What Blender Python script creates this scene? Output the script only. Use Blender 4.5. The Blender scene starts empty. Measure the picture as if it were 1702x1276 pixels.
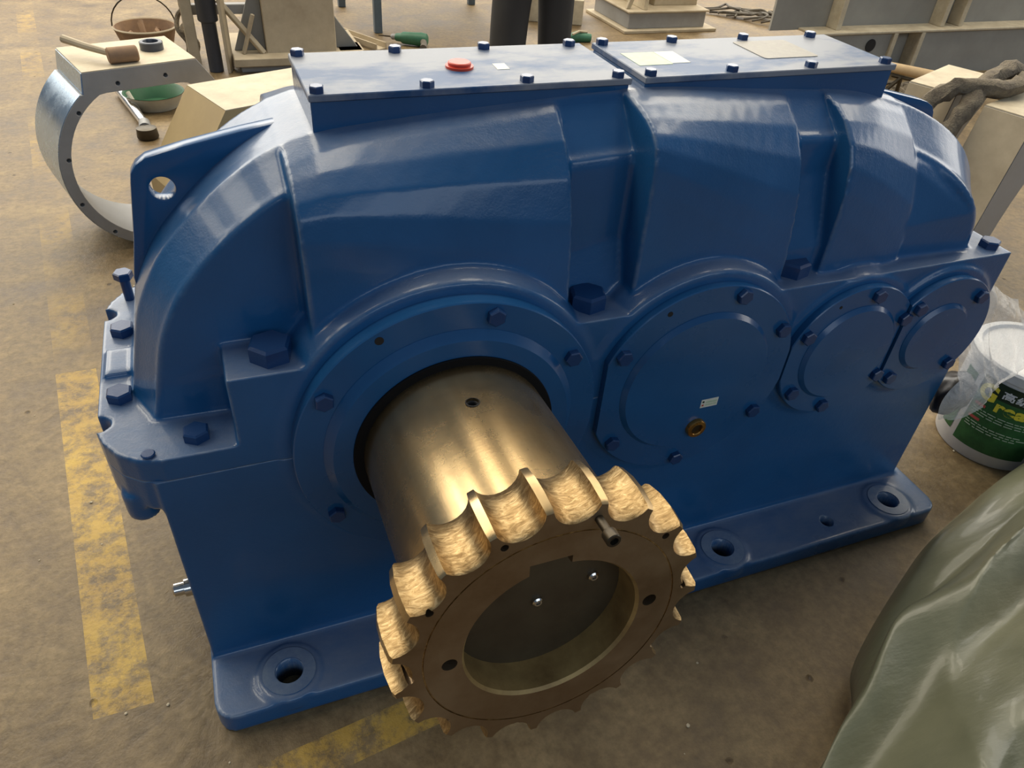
import bpy, bmesh, math, random
from mathutils import Vector, Matrix, noise as mnoise
random.seed(7)
S = bpy.context.scene
COL = S.collection
PI = math.pi
R = math.radians

# ------------------------------------------------------------------ camera
cam_d = bpy.data.cameras.new('camera')
cam_d.sensor_fit = 'HORIZONTAL'
cam_d.sensor_width = 36.0
cam_d.lens = 36.0 * 1243.12 / 1702.0
cam_d.clip_start = 0.02
cam = bpy.data.objects.new('camera', cam_d)
COL.objects.link(cam)
cam.location = (0.20462, -1.04788, 1.6)
cam.rotation_mode = 'XYZ'
cam.rotation_euler = (0.894605489, -0.0633899524, -0.359890908)
S.camera = cam

# ------------------------------------------------------------------ world, lights, exposure
S.view_settings.view_transform = 'Standard'
S.view_settings.look = 'None'
S.view_settings.gamma = 1.0
S.view_settings.use_curve_mapping = False
S.view_settings.exposure = 0.2

W = bpy.data.worlds.new('hall_air')
S.world = W
W.use_nodes = True
W.node_tree.nodes['Background'].inputs[0].default_value = (0.52, 0.72, 1.0, 1)
W.node_tree.nodes['Background'].inputs[1].default_value = 0.145

def area(name, loc, rot, sx, sy, power, col):
    d = bpy.data.lights.new(name, 'AREA')
    d.shape = 'RECTANGLE'; d.size = sx; d.size_y = sy
    d.energy = power; d.color = col
    o = bpy.data.objects.new(name, d); COL.objects.link(o)
    o.location = loc; o.rotation_euler = rot
    return o
# tall windows of the far gable wall, and the roof-light strips of the hall
area('far_window_light', (2.0, 15.0, 7.0), (R(-90), 0, 0), 26, 7.0, 2100, (1.0, 0.95, 0.86))
area('side_window_light', (17.0, 5.0, 5.0), (0, R(90), 0), 4.5, 16, 700, (1.0, 0.95, 0.86))
area('front_fill_light', (3.0, -10.0, 6.5), (R(62), 0, 0), 14, 3.0, 260, (0.80, 0.90, 1.0))  # added fill behind the camera to brighten the front faces, not a window
for x in (-11.5, -7.5, -3.6, 0.3, 4.2, 8.1, 12):
    area('roof_light_strip', (x, 8.3, 7.6), (0, 0, 0), 1.7, 14, 430, (1.0, 0.90, 0.72))

# ------------------------------------------------------------------ materials
def mat(name):
    m = bpy.data.materials.new(name); m.use_nodes = True
    return m, m.node_tree, m.node_tree.nodes['Principled BSDF']
def noise_node(nt, scale, detail=4, rough=0.6, vec=None):
    n = nt.nodes.new('ShaderNodeTexNoise')
    n.inputs['Scale'].default_value = scale; n.inputs['Detail'].default_value = detail
    n.inputs['Roughness'].default_value = rough
    if vec is not None: nt.links.new(vec, n.inputs['Vector'])
    return n.outputs['Fac']
def coords(nt, which='Object', scale=None):
    t = nt.nodes.new('ShaderNodeTexCoord'); o = t.outputs[which]
    if scale:
        mp = nt.nodes.new('ShaderNodeMapping'); mp.inputs['Scale'].default_value = scale
        nt.links.new(o, mp.inputs['Vector']); o = mp.outputs['Vector']
    return o
def ramp(nt, fac, stops):
    r = nt.nodes.new('ShaderNodeValToRGB')
    el = r.color_ramp.elements
    while len(el) < len(stops): el.new(0.5)
    for e, (p, c) in zip(el, stops):
        e.position = p; e.color = (c[0], c[1], c[2], 1) if not isinstance(c, (int, float)) else (c, c, c, 1)
    nt.links.new(fac, r.inputs['Fac'])
    return r.outputs['Color']
def mixc(nt, fac, a, b, mode='MIX'):
    n = nt.nodes.new('ShaderNodeMix'); n.data_type = 'RGBA'; n.blend_type = mode
    for i, v in ((0, fac), (6, a), (7, b)):
        if isinstance(v, (int, float)): n.inputs[i].default_value = v
        elif isinstance(v, tuple): n.inputs[i].default_value = (v[0], v[1], v[2], 1)
        else: nt.links.new(v, n.inputs[i])
    return n.outputs[2]
def math_n(nt, op, a, b=None, c=None):
    n = nt.nodes.new('ShaderNodeMath'); n.operation = op
    for i, v in enumerate((a, b, c)):
        if v is None: continue
        if isinstance(v, (int, float)): n.inputs[i].default_value = v
        else: nt.links.new(v, n.inputs[i])
    return n.outputs[0]
def bump(nt, bs, height, strength, dist=0.002, prev=None):
    b = nt.nodes.new('ShaderNodeBump'); b.inputs['Strength'].default_value = strength
    b.inputs['Distance'].default_value = dist
    nt.links.new(height, b.inputs['Height'])
    if prev is not None: nt.links.new(prev, b.inputs['Normal'])
    nt.links.new(b.outputs['Normal'], bs.inputs['Normal'])
    return b.outputs['Normal']
def simple(name, c1, c2=None, rough=0.5, metal=0.0, scale=8, bstr=0.15, bscale=60, spec=0.5, rvar=0.1, bdist=0.002):
    m, nt, bs = mat(name)
    v = coords(nt)
    c2 = c2 or tuple(x * 0.7 for x in c1)
    f = noise_node(nt, scale, 5, 0.65, v)
    nt.links.new(ramp(nt, f, ((0.3, c2), (0.7, c1))), bs.inputs['Base Color'])
    bs.inputs['Metallic'].default_value = metal
    bs.inputs['Specular IOR Level'].default_value = spec
    nt.links.new(ramp(nt, f, ((0.2, max(0.02, rough - rvar)), (0.8, min(1, rough + rvar)))), bs.inputs['Roughness'])
    bump(nt, bs, noise_node(nt, bscale, 3, 0.6, v), bstr, bdist)
    return m

def make_paint(name, base, dusty=0.0, cast=0.12, rough=0.3, up_grey=0.0):
    m, nt, bs = mat(name)
    v = coords(nt)
    f = noise_node(nt, 3.0, 6, 0.6, v)
    c = ramp(nt, f, ((0.25, tuple(x * 0.82 for x in base)), (0.75, tuple(min(1, x * 1.15) for x in base))))
    rr = ramp(nt, f, ((0.2, rough - 0.06), (0.8, rough + 0.08)))
    if dusty:
        d = noise_node(nt, 2.6, 8, 0.62, coords(nt, 'Object', (1.0, 2.2, 1.0)))
        dm = ramp(nt, d, ((0.40, 0.0), (0.52, 1.0)))
        dm = math_n(nt, 'MULTIPLY', dm, dusty)
        c = mixc(nt, dm, c, (0.42, 0.41, 0.39))
        rr = mixc(nt, dm, rr, (0.42, 0.42, 0.42))
    if up_grey:      # grey mixed into the upward facing casting, broken up by noise
        g = nt.nodes.new('ShaderNodeNewGeometry'); sp = nt.nodes.new('ShaderNodeSeparateXYZ')
        nt.links.new(g.outputs['Normal'], sp.inputs[0])
        up_ = ramp(nt, sp.outputs[2], ((0.62, 0.0), (0.97, 1.0)))
        dn = ramp(nt, noise_node(nt, 5.0, 8, 0.7, coords(nt, 'Object', (1.0, 2.0, 2.0))), ((0.30, 0.35), (0.65, 1.0)))
        dm = math_n(nt, 'MULTIPLY', math_n(nt, 'MULTIPLY', up_, dn), up_grey)
        c = mixc(nt, dm, c, (0.34, 0.33, 0.33))
        wearf = math_n(nt, 'MULTIPLY', ramp(nt, g.outputs['Pointiness'], ((0.515, 0.0), (0.56, 1.0))), ramp(nt, noise_node(nt, 18, 6, 0.7, v), ((0.40, 0.1), (0.62, 0.75))))
        c = mixc(nt, wearf, c, (0.22, 0.27, 0.34))
    nt.links.new(c, bs.inputs['Base Color'])
    nt.links.new(rr, bs.inputs['Roughness'])
    bs.inputs['Specular IOR Level'].default_value = 0.3
    bs.inputs['Coat Weight'].default_value = 0.0 if dusty else 0.42
    bs.inputs['Coat Roughness'].default_value = 0.14 + 0.2 * (1 if dusty else 0)
    a = bump(nt, bs, noise_node(nt, 26, 5, 0.65, v), cast, 0.01)
    bump(nt, bs, noise_node(nt, 260, 3, 0.6, v), cast * 1.6, 0.002, a)
    return m
BLUE = (0.014, 0.094, 0.248)
M = {}
M['blue'] = make_paint('blue_enamel', BLUE, up_grey=0.42)
M['blue_smooth'] = make_paint('blue_enamel_machined', (0.012, 0.086, 0.230), cast=0.05, rough=0.27)
M['blue_lid'] = make_paint('blue_enamel_dusty', (0.018, 0.075, 0.20), dusty=0.55, cast=0.05, rough=0.42)
M['blue_bolt'] = make_paint('blue_bolt_paint', (0.009, 0.045, 0.145), cast=0.08, rough=0.35)

def make_steel():
    m, nt, bs = mat('machined_steel')
    v = coords(nt, 'Object', (1, 0.06, 1))
    v2 = coords(nt, 'Object')
    f = noise_node(nt, 9, 8, 0.6, v)
    g = noise_node(nt, 5, 6, 0.7, v2)
    c = ramp(nt, f, ((0.3, (0.36, 0.24, 0.11)), (0.7, (0.62, 0.46, 0.25))))
    c = mixc(nt, ramp(nt, g, ((0.52, 0.0), (0.72, 0.55))), c, (0.30, 0.19, 0.08))
    nt.links.new(c, bs.inputs['Base Color'])
    bs.inputs['Metallic'].default_value = 0.93
    nt.links.new(ramp(nt, g, ((0.3, 0.20), (0.75, 0.36))), bs.inputs['Roughness'])
    fine = noise_node(nt, 220, 4, 0.7, coords(nt, 'Object', (0.05, 1, 0.05)))
    a = bump(nt, bs, fine, 0.08, 0.001)
    bump(nt, bs, g, 0.10, 0.004, a)
    return m
M['steel'] = make_steel()
def make_gullet():
    m, nt, bs = mat('milled_tooth_steel')
    n = nt.nodes.new('ShaderNodeTexNoise'); n.inputs['Scale'].default_value = 42; n.inputs['Detail'].default_value = 6
    n.inputs['Roughness'].default_value = 0.7; n.inputs['Distortion'].default_value = 1.6
    nt.links.new(coords(nt, 'Object', (1.0, 2.6, 1.0)), n.inputs['Vector'])
    wf = n.outputs['Fac']
    nt.links.new(ramp(nt, wf, ((0.32, (0.18, 0.11, 0.045)), (0.5, (0.37, 0.25, 0.115)), (0.66, (0.60, 0.44, 0.23)))), bs.inputs['Base Color'])
    bs.inputs['Metallic'].default_value = 0.9
    bs.inputs['Roughness'].default_value = 0.36
    bump(nt, bs, wf, 0.30, 0.002)
    return m
M['gullet'] = make_gullet()
def make_face():
    m, nt, bs = mat('oiled_steel_face')
    f = noise_node(nt, 7, 7, 0.65, coords(nt))
    nt.links.new(ramp(nt, f, ((0.3, (0.20, 0.13, 0.07)), (0.7, (0.36, 0.27, 0.17)))), bs.inputs['Base Color'])
    bs.inputs['Metallic'].default_value = 0.85
    nt.links.new(ramp(nt, f, ((0.3, 0.34), (0.7, 0.5))), bs.inputs['Roughness'])
    bump(nt, bs, noise_node(nt, 150, 3, 0.6, coords(nt)), 0.06, 0.001)
    return m
M['face'] = make_face()
M['bore'] = simple('lit_bore_steel', (0.50, 0.34, 0.13), (0.26, 0.16, 0.06), 0.45, 0.35, 14, 0.1, 60)  # golden tone paints the lit look into the bore wall
M['endplate'] = simple('oily_end_plate', (0.12, 0.095, 0.055), (0.07, 0.05, 0.03), 0.5, 0.5, 6, 0.1, 60)
M['brass'] = simple('brass', (0.62, 0.34, 0.10), (0.42, 0.21, 0.06), 0.3, 0.95, 20, 0.1, 80)
M['dark'] = simple('hole_shade', (0.012, 0.012, 0.014), None, 0.6)  # black that paints the shade inside holes
M['darksteel'] = simple('dark_oily_steel', (0.10, 0.085, 0.06), (0.05, 0.04, 0.03), 0.4, 0.8)
M['greysteel'] = simple('grey_primed_steel', (0.33, 0.33, 0.33), (0.25, 0.25, 0.245), 0.45, 0.1, 5, 0.1, 50)
M['shinysteel'] = simple('bright_rolled_steel', (0.50, 0.60, 0.70), (0.28, 0.38, 0.48), 0.26, 0.85, 14, 0.15, 60)
M['chrome'] = simple('chrome', (0.75, 0.73, 0.70), None, 0.2, 1.0)
M['tansteel'] = simple('dusty_tan_steel', (0.52, 0.44, 0.31), (0.38, 0.31, 0.21), 0.7, 0.0, 6, 0.2, 40)
M['cream'] = simple('dusty_flat_top', (0.66, 0.58, 0.42), (0.44, 0.36, 0.24), 0.6, 0.0, 9, 0.2, 40)
M['crate'] = simple('yellow_tan_plate', (0.50, 0.37, 0.18), (0.40, 0.29, 0.14), 0.65, 0.0, 4, 0.1, 30)
M['rust'] = simple('rusty_steel', (0.36, 0.23, 0.13), (0.22, 0.14, 0.09), 0.8, 0.2, 14, 0.4, 50)
M['grey'] = simple('grey_plate', (0.26, 0.26, 0.245), (0.20, 0.20, 0.185), 0.55, 0.1, 3, 0.1, 30)
M['webgrey'] = simple('pale_grey_plate', (0.36, 0.35, 0.31), (0.28, 0.27, 0.24), 0.6, 0.0, 3, 0.1, 30)
M['green'] = simple('green_plastic', (0.012, 0.10, 0.035), (0.008, 0.07, 0.025), 0.55)
M['greentool'] = simple('green_tool_plastic', (0.05, 0.20, 0.11), (0.03, 0.12, 0.07), 0.45)
M['white'] = simple('white_plastic', (0.74, 0.73, 0.72), (0.66, 0.65, 0.64), 0.4, 0, 10, 0.05)
M['enamel'] = simple('cream_enamel', (0.58, 0.55, 0.44), None, 0.4)
M['red'] = simple('red_plastic', (0.72, 0.07, 0.03), (0.62, 0.05, 0.025), 0.4, 0, 10, 0.03)
M['labelgreen'] = simple('label_green', (0.035, 0.15, 0.04), (0.015, 0.08, 0.025), 0.45, 0, 25, 0.02)
M['labeldark'] = simple('label_dark_green', (0.012, 0.035, 0.015), None, 0.45)
M['yellow'] = simple('label_yellow', (0.85, 0.72, 0.06), (0.8, 0.66, 0.05), 0.45, 0, 10, 0.0)
M['redprint'] = simple('label_red', (0.55, 0.10, 0.08), None, 0.45)
M['printwhite'] = simple('label_white', (0.8, 0.8, 0.8), (0.75, 0.75, 0.75), 0.45)
M['sticker'] = simple('sticker_paper', (0.74, 0.74, 0.66), (0.6, 0.6, 0.52), 0.5, 0, 60, 0.02)
M['stickergreen'] = simple('sticker_green_print', (0.42, 0.55, 0.38), (0.55, 0.60, 0.46), 0.5, 0, 90, 0.02)
M['plate'] = simple('engraved_nameplate', (0.36, 0.34, 0.30), (0.24, 0.22, 0.19), 0.5, 0.2, 60, 0.2, 200)
M['tabblue'] = simple('blue_grey_leg_paint', (0.11, 0.15, 0.19), None, 0.5)
M['darkblue'] = simple('dark_blue_grey_paint', (0.045, 0.055, 0.075), None, 0.35)
M['cloth'] = simple('charcoal_cloth', (0.048, 0.047, 0.046), (0.034, 0.033, 0.033), 0.9, 0, 5, 0.3, 300)
M['skin'] = simple('skin', (0.50, 0.32, 0.22), (0.46, 0.28, 0.19), 0.55)
M['shoe'] = simple('black_shoe', (0.02, 0.02, 0.02), None, 0.6)
M['rope'] = simple('grimy_rope', (0.24, 0.20, 0.14), (0.10, 0.08, 0.06), 0.9, 0, 30, 0.8, 120, bdist=0.01)
M['wood'] = simple('raw_wood_pole', (0.58, 0.42, 0.24), (0.42, 0.29, 0.15), 0.7, 0, 8, 0.3, 60)
M['cable'] = simple('dusty_cable', (0.16, 0.14, 0.11), (0.09, 0.08, 0.07), 0.7)
M['orange'] = simple('orange_plastic', (0.75, 0.28, 0.05), None, 0.5)
M['seal'] = simple('matt_black_seal', (0.006, 0.006, 0.007), None, 0.75, spec=0.2)
M['black'] = simple('black_rubber', (0.025, 0.02, 0.02), None, 0.35)

def make_tarp():
    m, nt, bs = mat('greenish_plastic_sheet')
    v = coords(nt)
    f = noise_node(nt, 4, 6, 0.6, v)
    g = noise_node(nt, 9, 5, 0.6, coords(nt, 'Object', (0.5, 2.2, 1)))
    c = ramp(nt, f, ((0.3, (0.115, 0.12, 0.07)), (0.7, (0.20, 0.20, 0.125))))
    nt.links.new(c, bs.inputs['Base Color'])
    bs.inputs['Roughness'].default_value = 0.38
    bs.inputs['Specular IOR Level'].default_value = 0.5
    bs.inputs['Alpha'].default_value = 0.93
    bs.inputs['Coat Weight'].default_value = 0.15
    a = bump(nt, bs, g, 0.22, 0.015)
    bump(nt, bs, noise_node(nt, 60, 3, 0.5, v), 0.1, 0.003, a)
    return m
M['tarp'] = make_tarp()
def make_film():
    m, nt, bs = mat('clear_plastic_film')
    bs.inputs['Base Color'].default_value = (0.85, 0.83, 0.80, 1)
    bs.inputs['Roughness'].default_value = 0.2
    bs.inputs['Alpha'].default_value = 0.46
    bump(nt, bs, noise_node(nt, 16, 5, 0.6, coords(nt)), 0.8, 0.02)
    return m
M['film'] = make_film()

def make_floor():
    m, nt, bs = mat('worn_concrete')
    t = nt.nodes.new('ShaderNodeTexCoord'); v = t.outputs['Object']
    sep = nt.nodes.new('ShaderNodeSeparateXYZ'); nt.links.new(v, sep.inputs[0])
    X, Y = sep.outputs[0], sep.outputs[1]
    big = noise_node(nt, 0.9, 6, 0.6, v); med = noise_node(nt, 4.5, 8, 0.68, v); fine = noise_node(nt, 38, 6, 0.7, v)
    c = ramp(nt, med, ((0.32, (0.095, 0.058, 0.022)), (0.48, (0.205, 0.140, 0.062)), (0.68, (0.36, 0.265, 0.135))))
    c = mixc(nt, ramp(nt, big, ((0.35, 0.0), (0.65, 0.55))), c, (0.185, 0.125, 0.060))
    c = mixc(nt, 0.6, c, ramp(nt, fine, ((0.32, (0.35, 0.33, 0.30)), (0.62, (1, 1, 1)))), 'MULTIPLY')
    # pits and dark spots
    vor = nt.nodes.new('ShaderNodeTexVoronoi'); vor.inputs['Scale'].default_value = 7
    nt.links.new(v, vor.inputs['Vector'])
    spots = ramp(nt, math_n(nt, 'ADD', vor.outputs['Distance'], math_n(nt, 'MULTIPLY', fine, 0.12)), ((0.085, 1.0), (0.13, 0.0)))
    c = mixc(nt, math_n(nt, 'MULTIPLY', spots, 0.8), c, (0.05, 0.03, 0.018))
    # cracks
    vc = nt.nodes.new('ShaderNodeTexVoronoi'); vc.feature = 'DISTANCE_TO_EDGE'; vc.inputs['Scale'].default_value = 0.7
    wv = nt.nodes.new('ShaderNodeVectorMath'); wv.operation = 'ADD'
    nn = nt.nodes.new('ShaderNodeTexNoise'); nn.inputs['Scale'].default_value = 3; nn.inputs['Detail'].default_value = 6
    nt.links.new(v, nn.inputs['Vector'])
    sc = nt.nodes.new('ShaderNodeVectorMath'); sc.operation = 'SCALE'; sc.inputs['Scale'].default_value = 0.8
    nt.links.new(nn.outputs['Color'], sc.inputs[0]); nt.links.new(v, wv.inputs[0]); nt.links.new(sc.outputs[0], wv.inputs[1])
    nt.links.new(wv.outputs[0], vc.inputs['Vector'])
    crack = ramp(nt, vc.outputs['Distance'], ((0.0, 1.0), (0.008, 0.0)))
    c = mixc(nt, math_n(nt, 'MULTIPLY', crack, 0.22), c, (0.045, 0.03, 0.018))
    # worn yellow painted lines
    def band(expr, half):
        return math_n(nt, 'LESS_THAN', math_n(nt, 'ABSOLUTE', expr), half)
    e1 = math_n(nt, 'ADD', math_n(nt, 'ADD', X, 0.198), math_n(nt, 'MULTIPLY', Y, 0.132))
    b1 = math_n(nt, 'MULTIPLY', band(e1, 0.060), math_n(nt, 'GREATER_THAN', Y, -0.03))
    e2 = math_n(nt, 'SUBTRACT', math_n(nt, 'ADD', Y, 0.288), math_n(nt, 'MULTIPLY', X, 0.13))
    b2 = math_n(nt, 'MULTIPLY', band(e2, 0.042), math_n(nt, 'MULTIPLY', math_n(nt, 'GREATER_THAN', X, 0.06), math_n(nt, 'LESS_THAN', X, 0.47)))
    # the far line has two worn-off stretches
    gapn = noise_node(nt, 1.7, 3, 0.5, v)
    wear = noise_node(nt, 16, 9, 0.78, v)
    w1 = ramp(nt, wear, ((0.42, 0.0), (0.56, 1.0)))
    far = math_n(nt, 'GREATER_THAN', Y, 1.25)
    keep = math_n(nt, 'SUBTRACT', 1.0, math_n(nt, 'MULTIPLY', far, ramp(nt, gapn, ((0.44, 0.95), (0.6, 0.45)))))
    line = math_n(nt, 'MULTIPLY', math_n(nt, 'MAXIMUM', math_n(nt, 'MULTIPLY', b1, keep), b2), w1)
    ycol = ramp(nt, med, ((0.3, (0.38, 0.22, 0.030)), (0.7, (0.66, 0.43, 0.07))))
    c = mixc(nt, math_n(nt, 'MULTIPLY', line, 0.75), c, ycol)
    nt.links.new(c, bs.inputs['Base Color'])
    nt.links.new(ramp(nt, med, ((0.3, 0.42), (0.7, 0.62))), bs.inputs['Roughness'])
    a = bump(nt, bs, med, 0.5, 0.02)
    a = bump(nt, bs, fine, 0.35, 0.005, a)
    bump(nt, bs, math_n(nt, 'SUBTRACT', 1.0, spots), 0.5, 0.006, a)
    return m
M['floor'] = make_floor()

# ------------------------------------------------------------------ mesh helpers
def link(name, me, m=None, parent=None, smooth=None):
    o = bpy.data.objects.new(name, me); COL.objects.link(o)
    if m is not None:
        me.materials.clear(); me.materials.append(m)
    if parent is not None: o.parent = parent
    if smooth is not None: shade(me, smooth)
    return o
def shade(me, ang=35):
    a = R(ang)
    bm = bmesh.new(); bm.from_mesh(me)
    for f in bm.faces: f.smooth = True
    for e in bm.edges:
        e.smooth = not (len(e.link_faces) == 2 and e.calc_face_angle(0) > a)
    bm.to_mesh(me); bm.free()
def finish(name, bm, m=None, parent=None, smooth=35):
    bmesh.ops.recalc_face_normals(bm, faces=bm.faces[:])
    me = bpy.data.meshes.new(name); bm.to_mesh(me); bm.free()
    return link(name, me, m, parent, smooth)
def tag(o, label=None, cat=None, group=None, kind=None):
    if label: o['label'] = label
    if cat: o['category'] = cat
    if group: o['group'] = group
    if kind: o['kind'] = kind
    return o
def empty(name, loc=(0, 0, 0), rot=(0, 0, 0), parent=None):
    o = bpy.data.objects.new(name, None); COL.objects.link(o)
    o.location = loc; o.rotation_euler = rot; o.empty_display_size = 0.1
    if parent is not None: o.parent = parent
    return o
def box(bm, x0, x1, y0, y1, z0, z1, mtx=None):
    vs = [bm.verts.new((x, y, z)) for x in (x0, x1) for y in (y0, y1) for z in (z0, z1)]
    for f in ((0, 1, 3, 2), (4, 6, 7, 5), (0, 4, 5, 1), (2, 3, 7, 6), (0, 2, 6, 4), (1, 5, 7, 3)):
        bm.faces.new([vs[i] for i in f])
    if mtx is not None: bmesh.ops.transform(bm, matrix=mtx, verts=vs)
    return vs
def lathe(bm, prof, center, axis='y', seg=64, cap=True, mtx=None):
    """prof: list of (r, t) along the axis"""
    rings = []; new = []
    for r, t in prof:
        ring = []
        for i in range(seg):
            a = 2 * PI * i / seg
            if axis == 'y': p = (center[0] + r * math.cos(a), center[1] + t, center[2] + r * math.sin(a))
            elif axis == 'z': p = (center[0] + r * math.cos(a), center[1] + r * math.sin(a), center[2] + t)
            else: p = (center[0] + t, center[1] + r * math.cos(a), center[2] + r * math.sin(a))
            ring.append(bm.verts.new(p))
        rings.append(ring); new += ring
    for a, b in zip(rings, rings[1:]):
        for i in range(seg):
            bm.faces.new((a[i], a[(i + 1) % seg], b[(i + 1) % seg], b[i]))
    if cap:
        bm.faces.new(rings[0][::-1]); bm.faces.new(rings[-1])
    if mtx is not None: bmesh.ops.transform(bm, matrix=mtx, verts=new)
    return new
def prism(bm, pts, a0, a1, axis='y', mtx=None):
    """extrude a closed 2D outline along an axis; pts are (x,z) for y, (x,y) for z, (y,z) for x"""
    def P(p, t):
        return (p[0], t, p[1]) if axis == 'y' else ((p[0], p[1], t) if axis == 'z' else (t, p[0], p[1]))
    A = [bm.verts.new(P(p, a0)) for p in pts]; B = [bm.verts.new(P(p, a1)) for p in pts]
    n = len(pts)
    bm.faces.new(A); bm.faces.new(B[::-1])
    for i in range(n): bm.faces.new((A[i], B[i], B[(i + 1) % n], A[(i + 1) % n]))
    if mtx is not None: bmesh.ops.transform(bm, matrix=mtx, verts=A + B)
    return A + B
def tube(bm, pts, r, seg=8, caps=True):
    pts = [Vector(p) for p in pts]
    rs = r if isinstance(r, (list, tuple)) else [r] * len(pts)
    rings = []; up = Vector((0, 0, 1))
    prev = None
    for i, p in enumerate(pts):
        d = (pts[min(i + 1, len(pts) - 1)] - pts[max(i - 1, 0)]).normalized()
        u = prev if prev is not None else (up if abs(d.z) < 0.9 else Vector((1, 0, 0)))
        s = d.cross(u).normalized(); u2 = s.cross(d).normalized(); prev = u2
        rings.append([bm.verts.new(p + (s * math.cos(2 * PI * k / seg) + u2 * math.sin(2 * PI * k / seg)) * rs[i]) for k in range(seg)])
    for a, b in zip(rings, rings[1:]):
        for i in range(seg): bm.faces.new((a[i], a[(i + 1) % seg], b[(i + 1) % seg], b[i]))
    if caps: bm.faces.new(rings[0][::-1]); bm.faces.new(rings[-1])
def crom(P, n):
    P = [Vector(p) for p in P]
    Q = [P[0] * 2 - P[1]] + P + [P[-1] * 2 - P[-2]]
    out = []
    L = [0]
    for a, b in zip(P, P[1:]): L.append(L[-1] + (b - a).length)
    for i in range(n):
        s = L[-1] * i / (n - 1)
        k = 0
        while k < len(P) - 2 and L[k + 1] < s: k += 1
        t = (s - L[k]) / max(1e-9, L[k + 1] - L[k])
        p0, p1, p2, p3 = Q[k], Q[k + 1], Q[k + 2], Q[k + 3]
        out.append(0.5 * ((2 * p1) + (p2 - p0) * t + (2 * p0 - 5 * p1 + 4 * p2 - p3) * t * t + (3 * p1 - p0 - 3 * p2 + p3) * t ** 3))
    return out
def evaluated(o, name=None):
    dg = bpy.context.evaluated_depsgraph_get(); dg.update()
    me = bpy.data.meshes.new_from_object(o.evaluated_get(dg))
    me.name = name or o.name
    return me
def bake(o):
    me = evaluated(o); o.modifiers.clear(); old = o.data; o.data = me
    bpy.data.meshes.remove(old)
    return o
def cut(o, cutter_bm):
    bmesh.ops.recalc_face_normals(cutter_bm, faces=cutter_bm.faces[:])
    me = bpy.data.meshes.new('cutter'); cutter_bm.to_mesh(me); cutter_bm.free()
    for m_ in o.data.materials: me.materials.append(m_)
    c = bpy.data.objects.new('cutter', me); COL.objects.link(c)
    c.parent = o.parent; c.location = o.location; c.rotation_euler = o.rotation_euler
    md = o.modifiers.new('cut', 'BOOLEAN'); md.operation = 'DIFFERENCE'; md.solver = 'EXACT'; md.object = c
    bake(o)
    bpy.data.objects.remove(c)
    return o
def remesh(o, voxel, smooth_iter=4, fac=0.5):
    md = o.modifiers.new('r', 'REMESH'); md.mode = 'VOXEL'; md.voxel_size = voxel; md.use_smooth_shade = True
    sm = o.modifiers.new('s', 'SMOOTH'); sm.iterations = smooth_iter; sm.factor = fac
    bake(o)
    for p in o.data.polygons: p.use_smooth = True
def bevel(o, w, seg=2, ang=30):
    md = o.modifiers.new('b', 'BEVEL'); md.width = w; md.segments = seg; md.limit_method = 'ANGLE'; md.angle_limit = R(ang)
    bake(o)

# ------------------------------------------------------------------ the floor
def floor_h(x, y):
    return 0.004 * mnoise.noise(Vector((x * 1.3, y * 1.3, 0)))
bm = bmesh.new()
bmesh.ops.create_grid(bm, x_segments=2, y_segments=2, size=16)
bmesh.ops.translate(bm, verts=bm.verts[:], vec=(3, 6, 0))
tag(finish('floor', bm, M['floor'], None, None), 'brown stained concrete workshop floor with worn yellow lines', kind='structure')

# ------------------------------------------------------------------ GEARBOX
G = empty('gear_reducer', (0.97, 0.31, 0))
tag(G, 'large blue painted industrial gear reducer standing on the concrete floor', 'machine')
def gp(o):      # parent to the gearbox keeping world coordinates
    o.parent = G; o.matrix_parent_inverse = Matrix.Identity(4)
    o.location = Vector(o.location) - Vector(G.location)
    return o

AX = ((0.532, 0.613), (1.082, 0.612), (1.495, 0.612), (1.757, 0.612))
PR = [(-0.036, 0.58), (-0.030, 0.63), (-0.018, 0.69), (-0.004, 0.745), (0.019, 0.83), (0.046, 0.89), (0.082, 0.946), (0.144, 1.012), (0.205, 1.062), (0.27, 1.102), (0.35, 1.130), (0.50, 1.146),
      (0.65, 1.158), (0.94, 1.174), (1.222, 1.160), (1.45, 1.145), (1.56, 1.124), (1.68, 1.090), (1.78, 1.042), (1.853, 0.982),
      (1.902, 0.91), (1.922, 0.84), (1.927, 0.76), (1.927, 0.66), (1.927, 0.58)]
prof = crom([(x, 0, z) for x, z in PR], 110)
def crest(x):
    best = 0.6
    for a, b in zip(prof, prof[1:]):
        if min(a.x, b.x) <= x <= max(a.x, b.x) and abs(b.x - a.x) > 1e-6:
            z = a.z + (b.z - a.z) * (x - a.x) / (b.x - a.x); best = max(best, z)
    return best
nrm = []
for i in range(len(prof)):
    d = (prof[min(i + 1, len(prof) - 1)] - prof[max(i - 1, 0)]).normalized()
    nrm.append(Vector((-d.z, 0, d.x)))
bm = bmesh.new()
half = [(0.108, -0.105), (0.113, -0.088), (0.125, -0.082), (0.145, -0.060), (0.165, -0.038), (0.182, -0.018), (0.197, 0.001), (0.24, 0.002), (0.31, 0.002)]
sm = lambda a, b, x: (lambda t: t * t * (3 - 2 * t))(max(0.0, min(1.0, (x - a) / (b - a))))
sl = half + [(0.62 - y, d) for y, d in half[::-1][1:]]
rings = []
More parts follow.
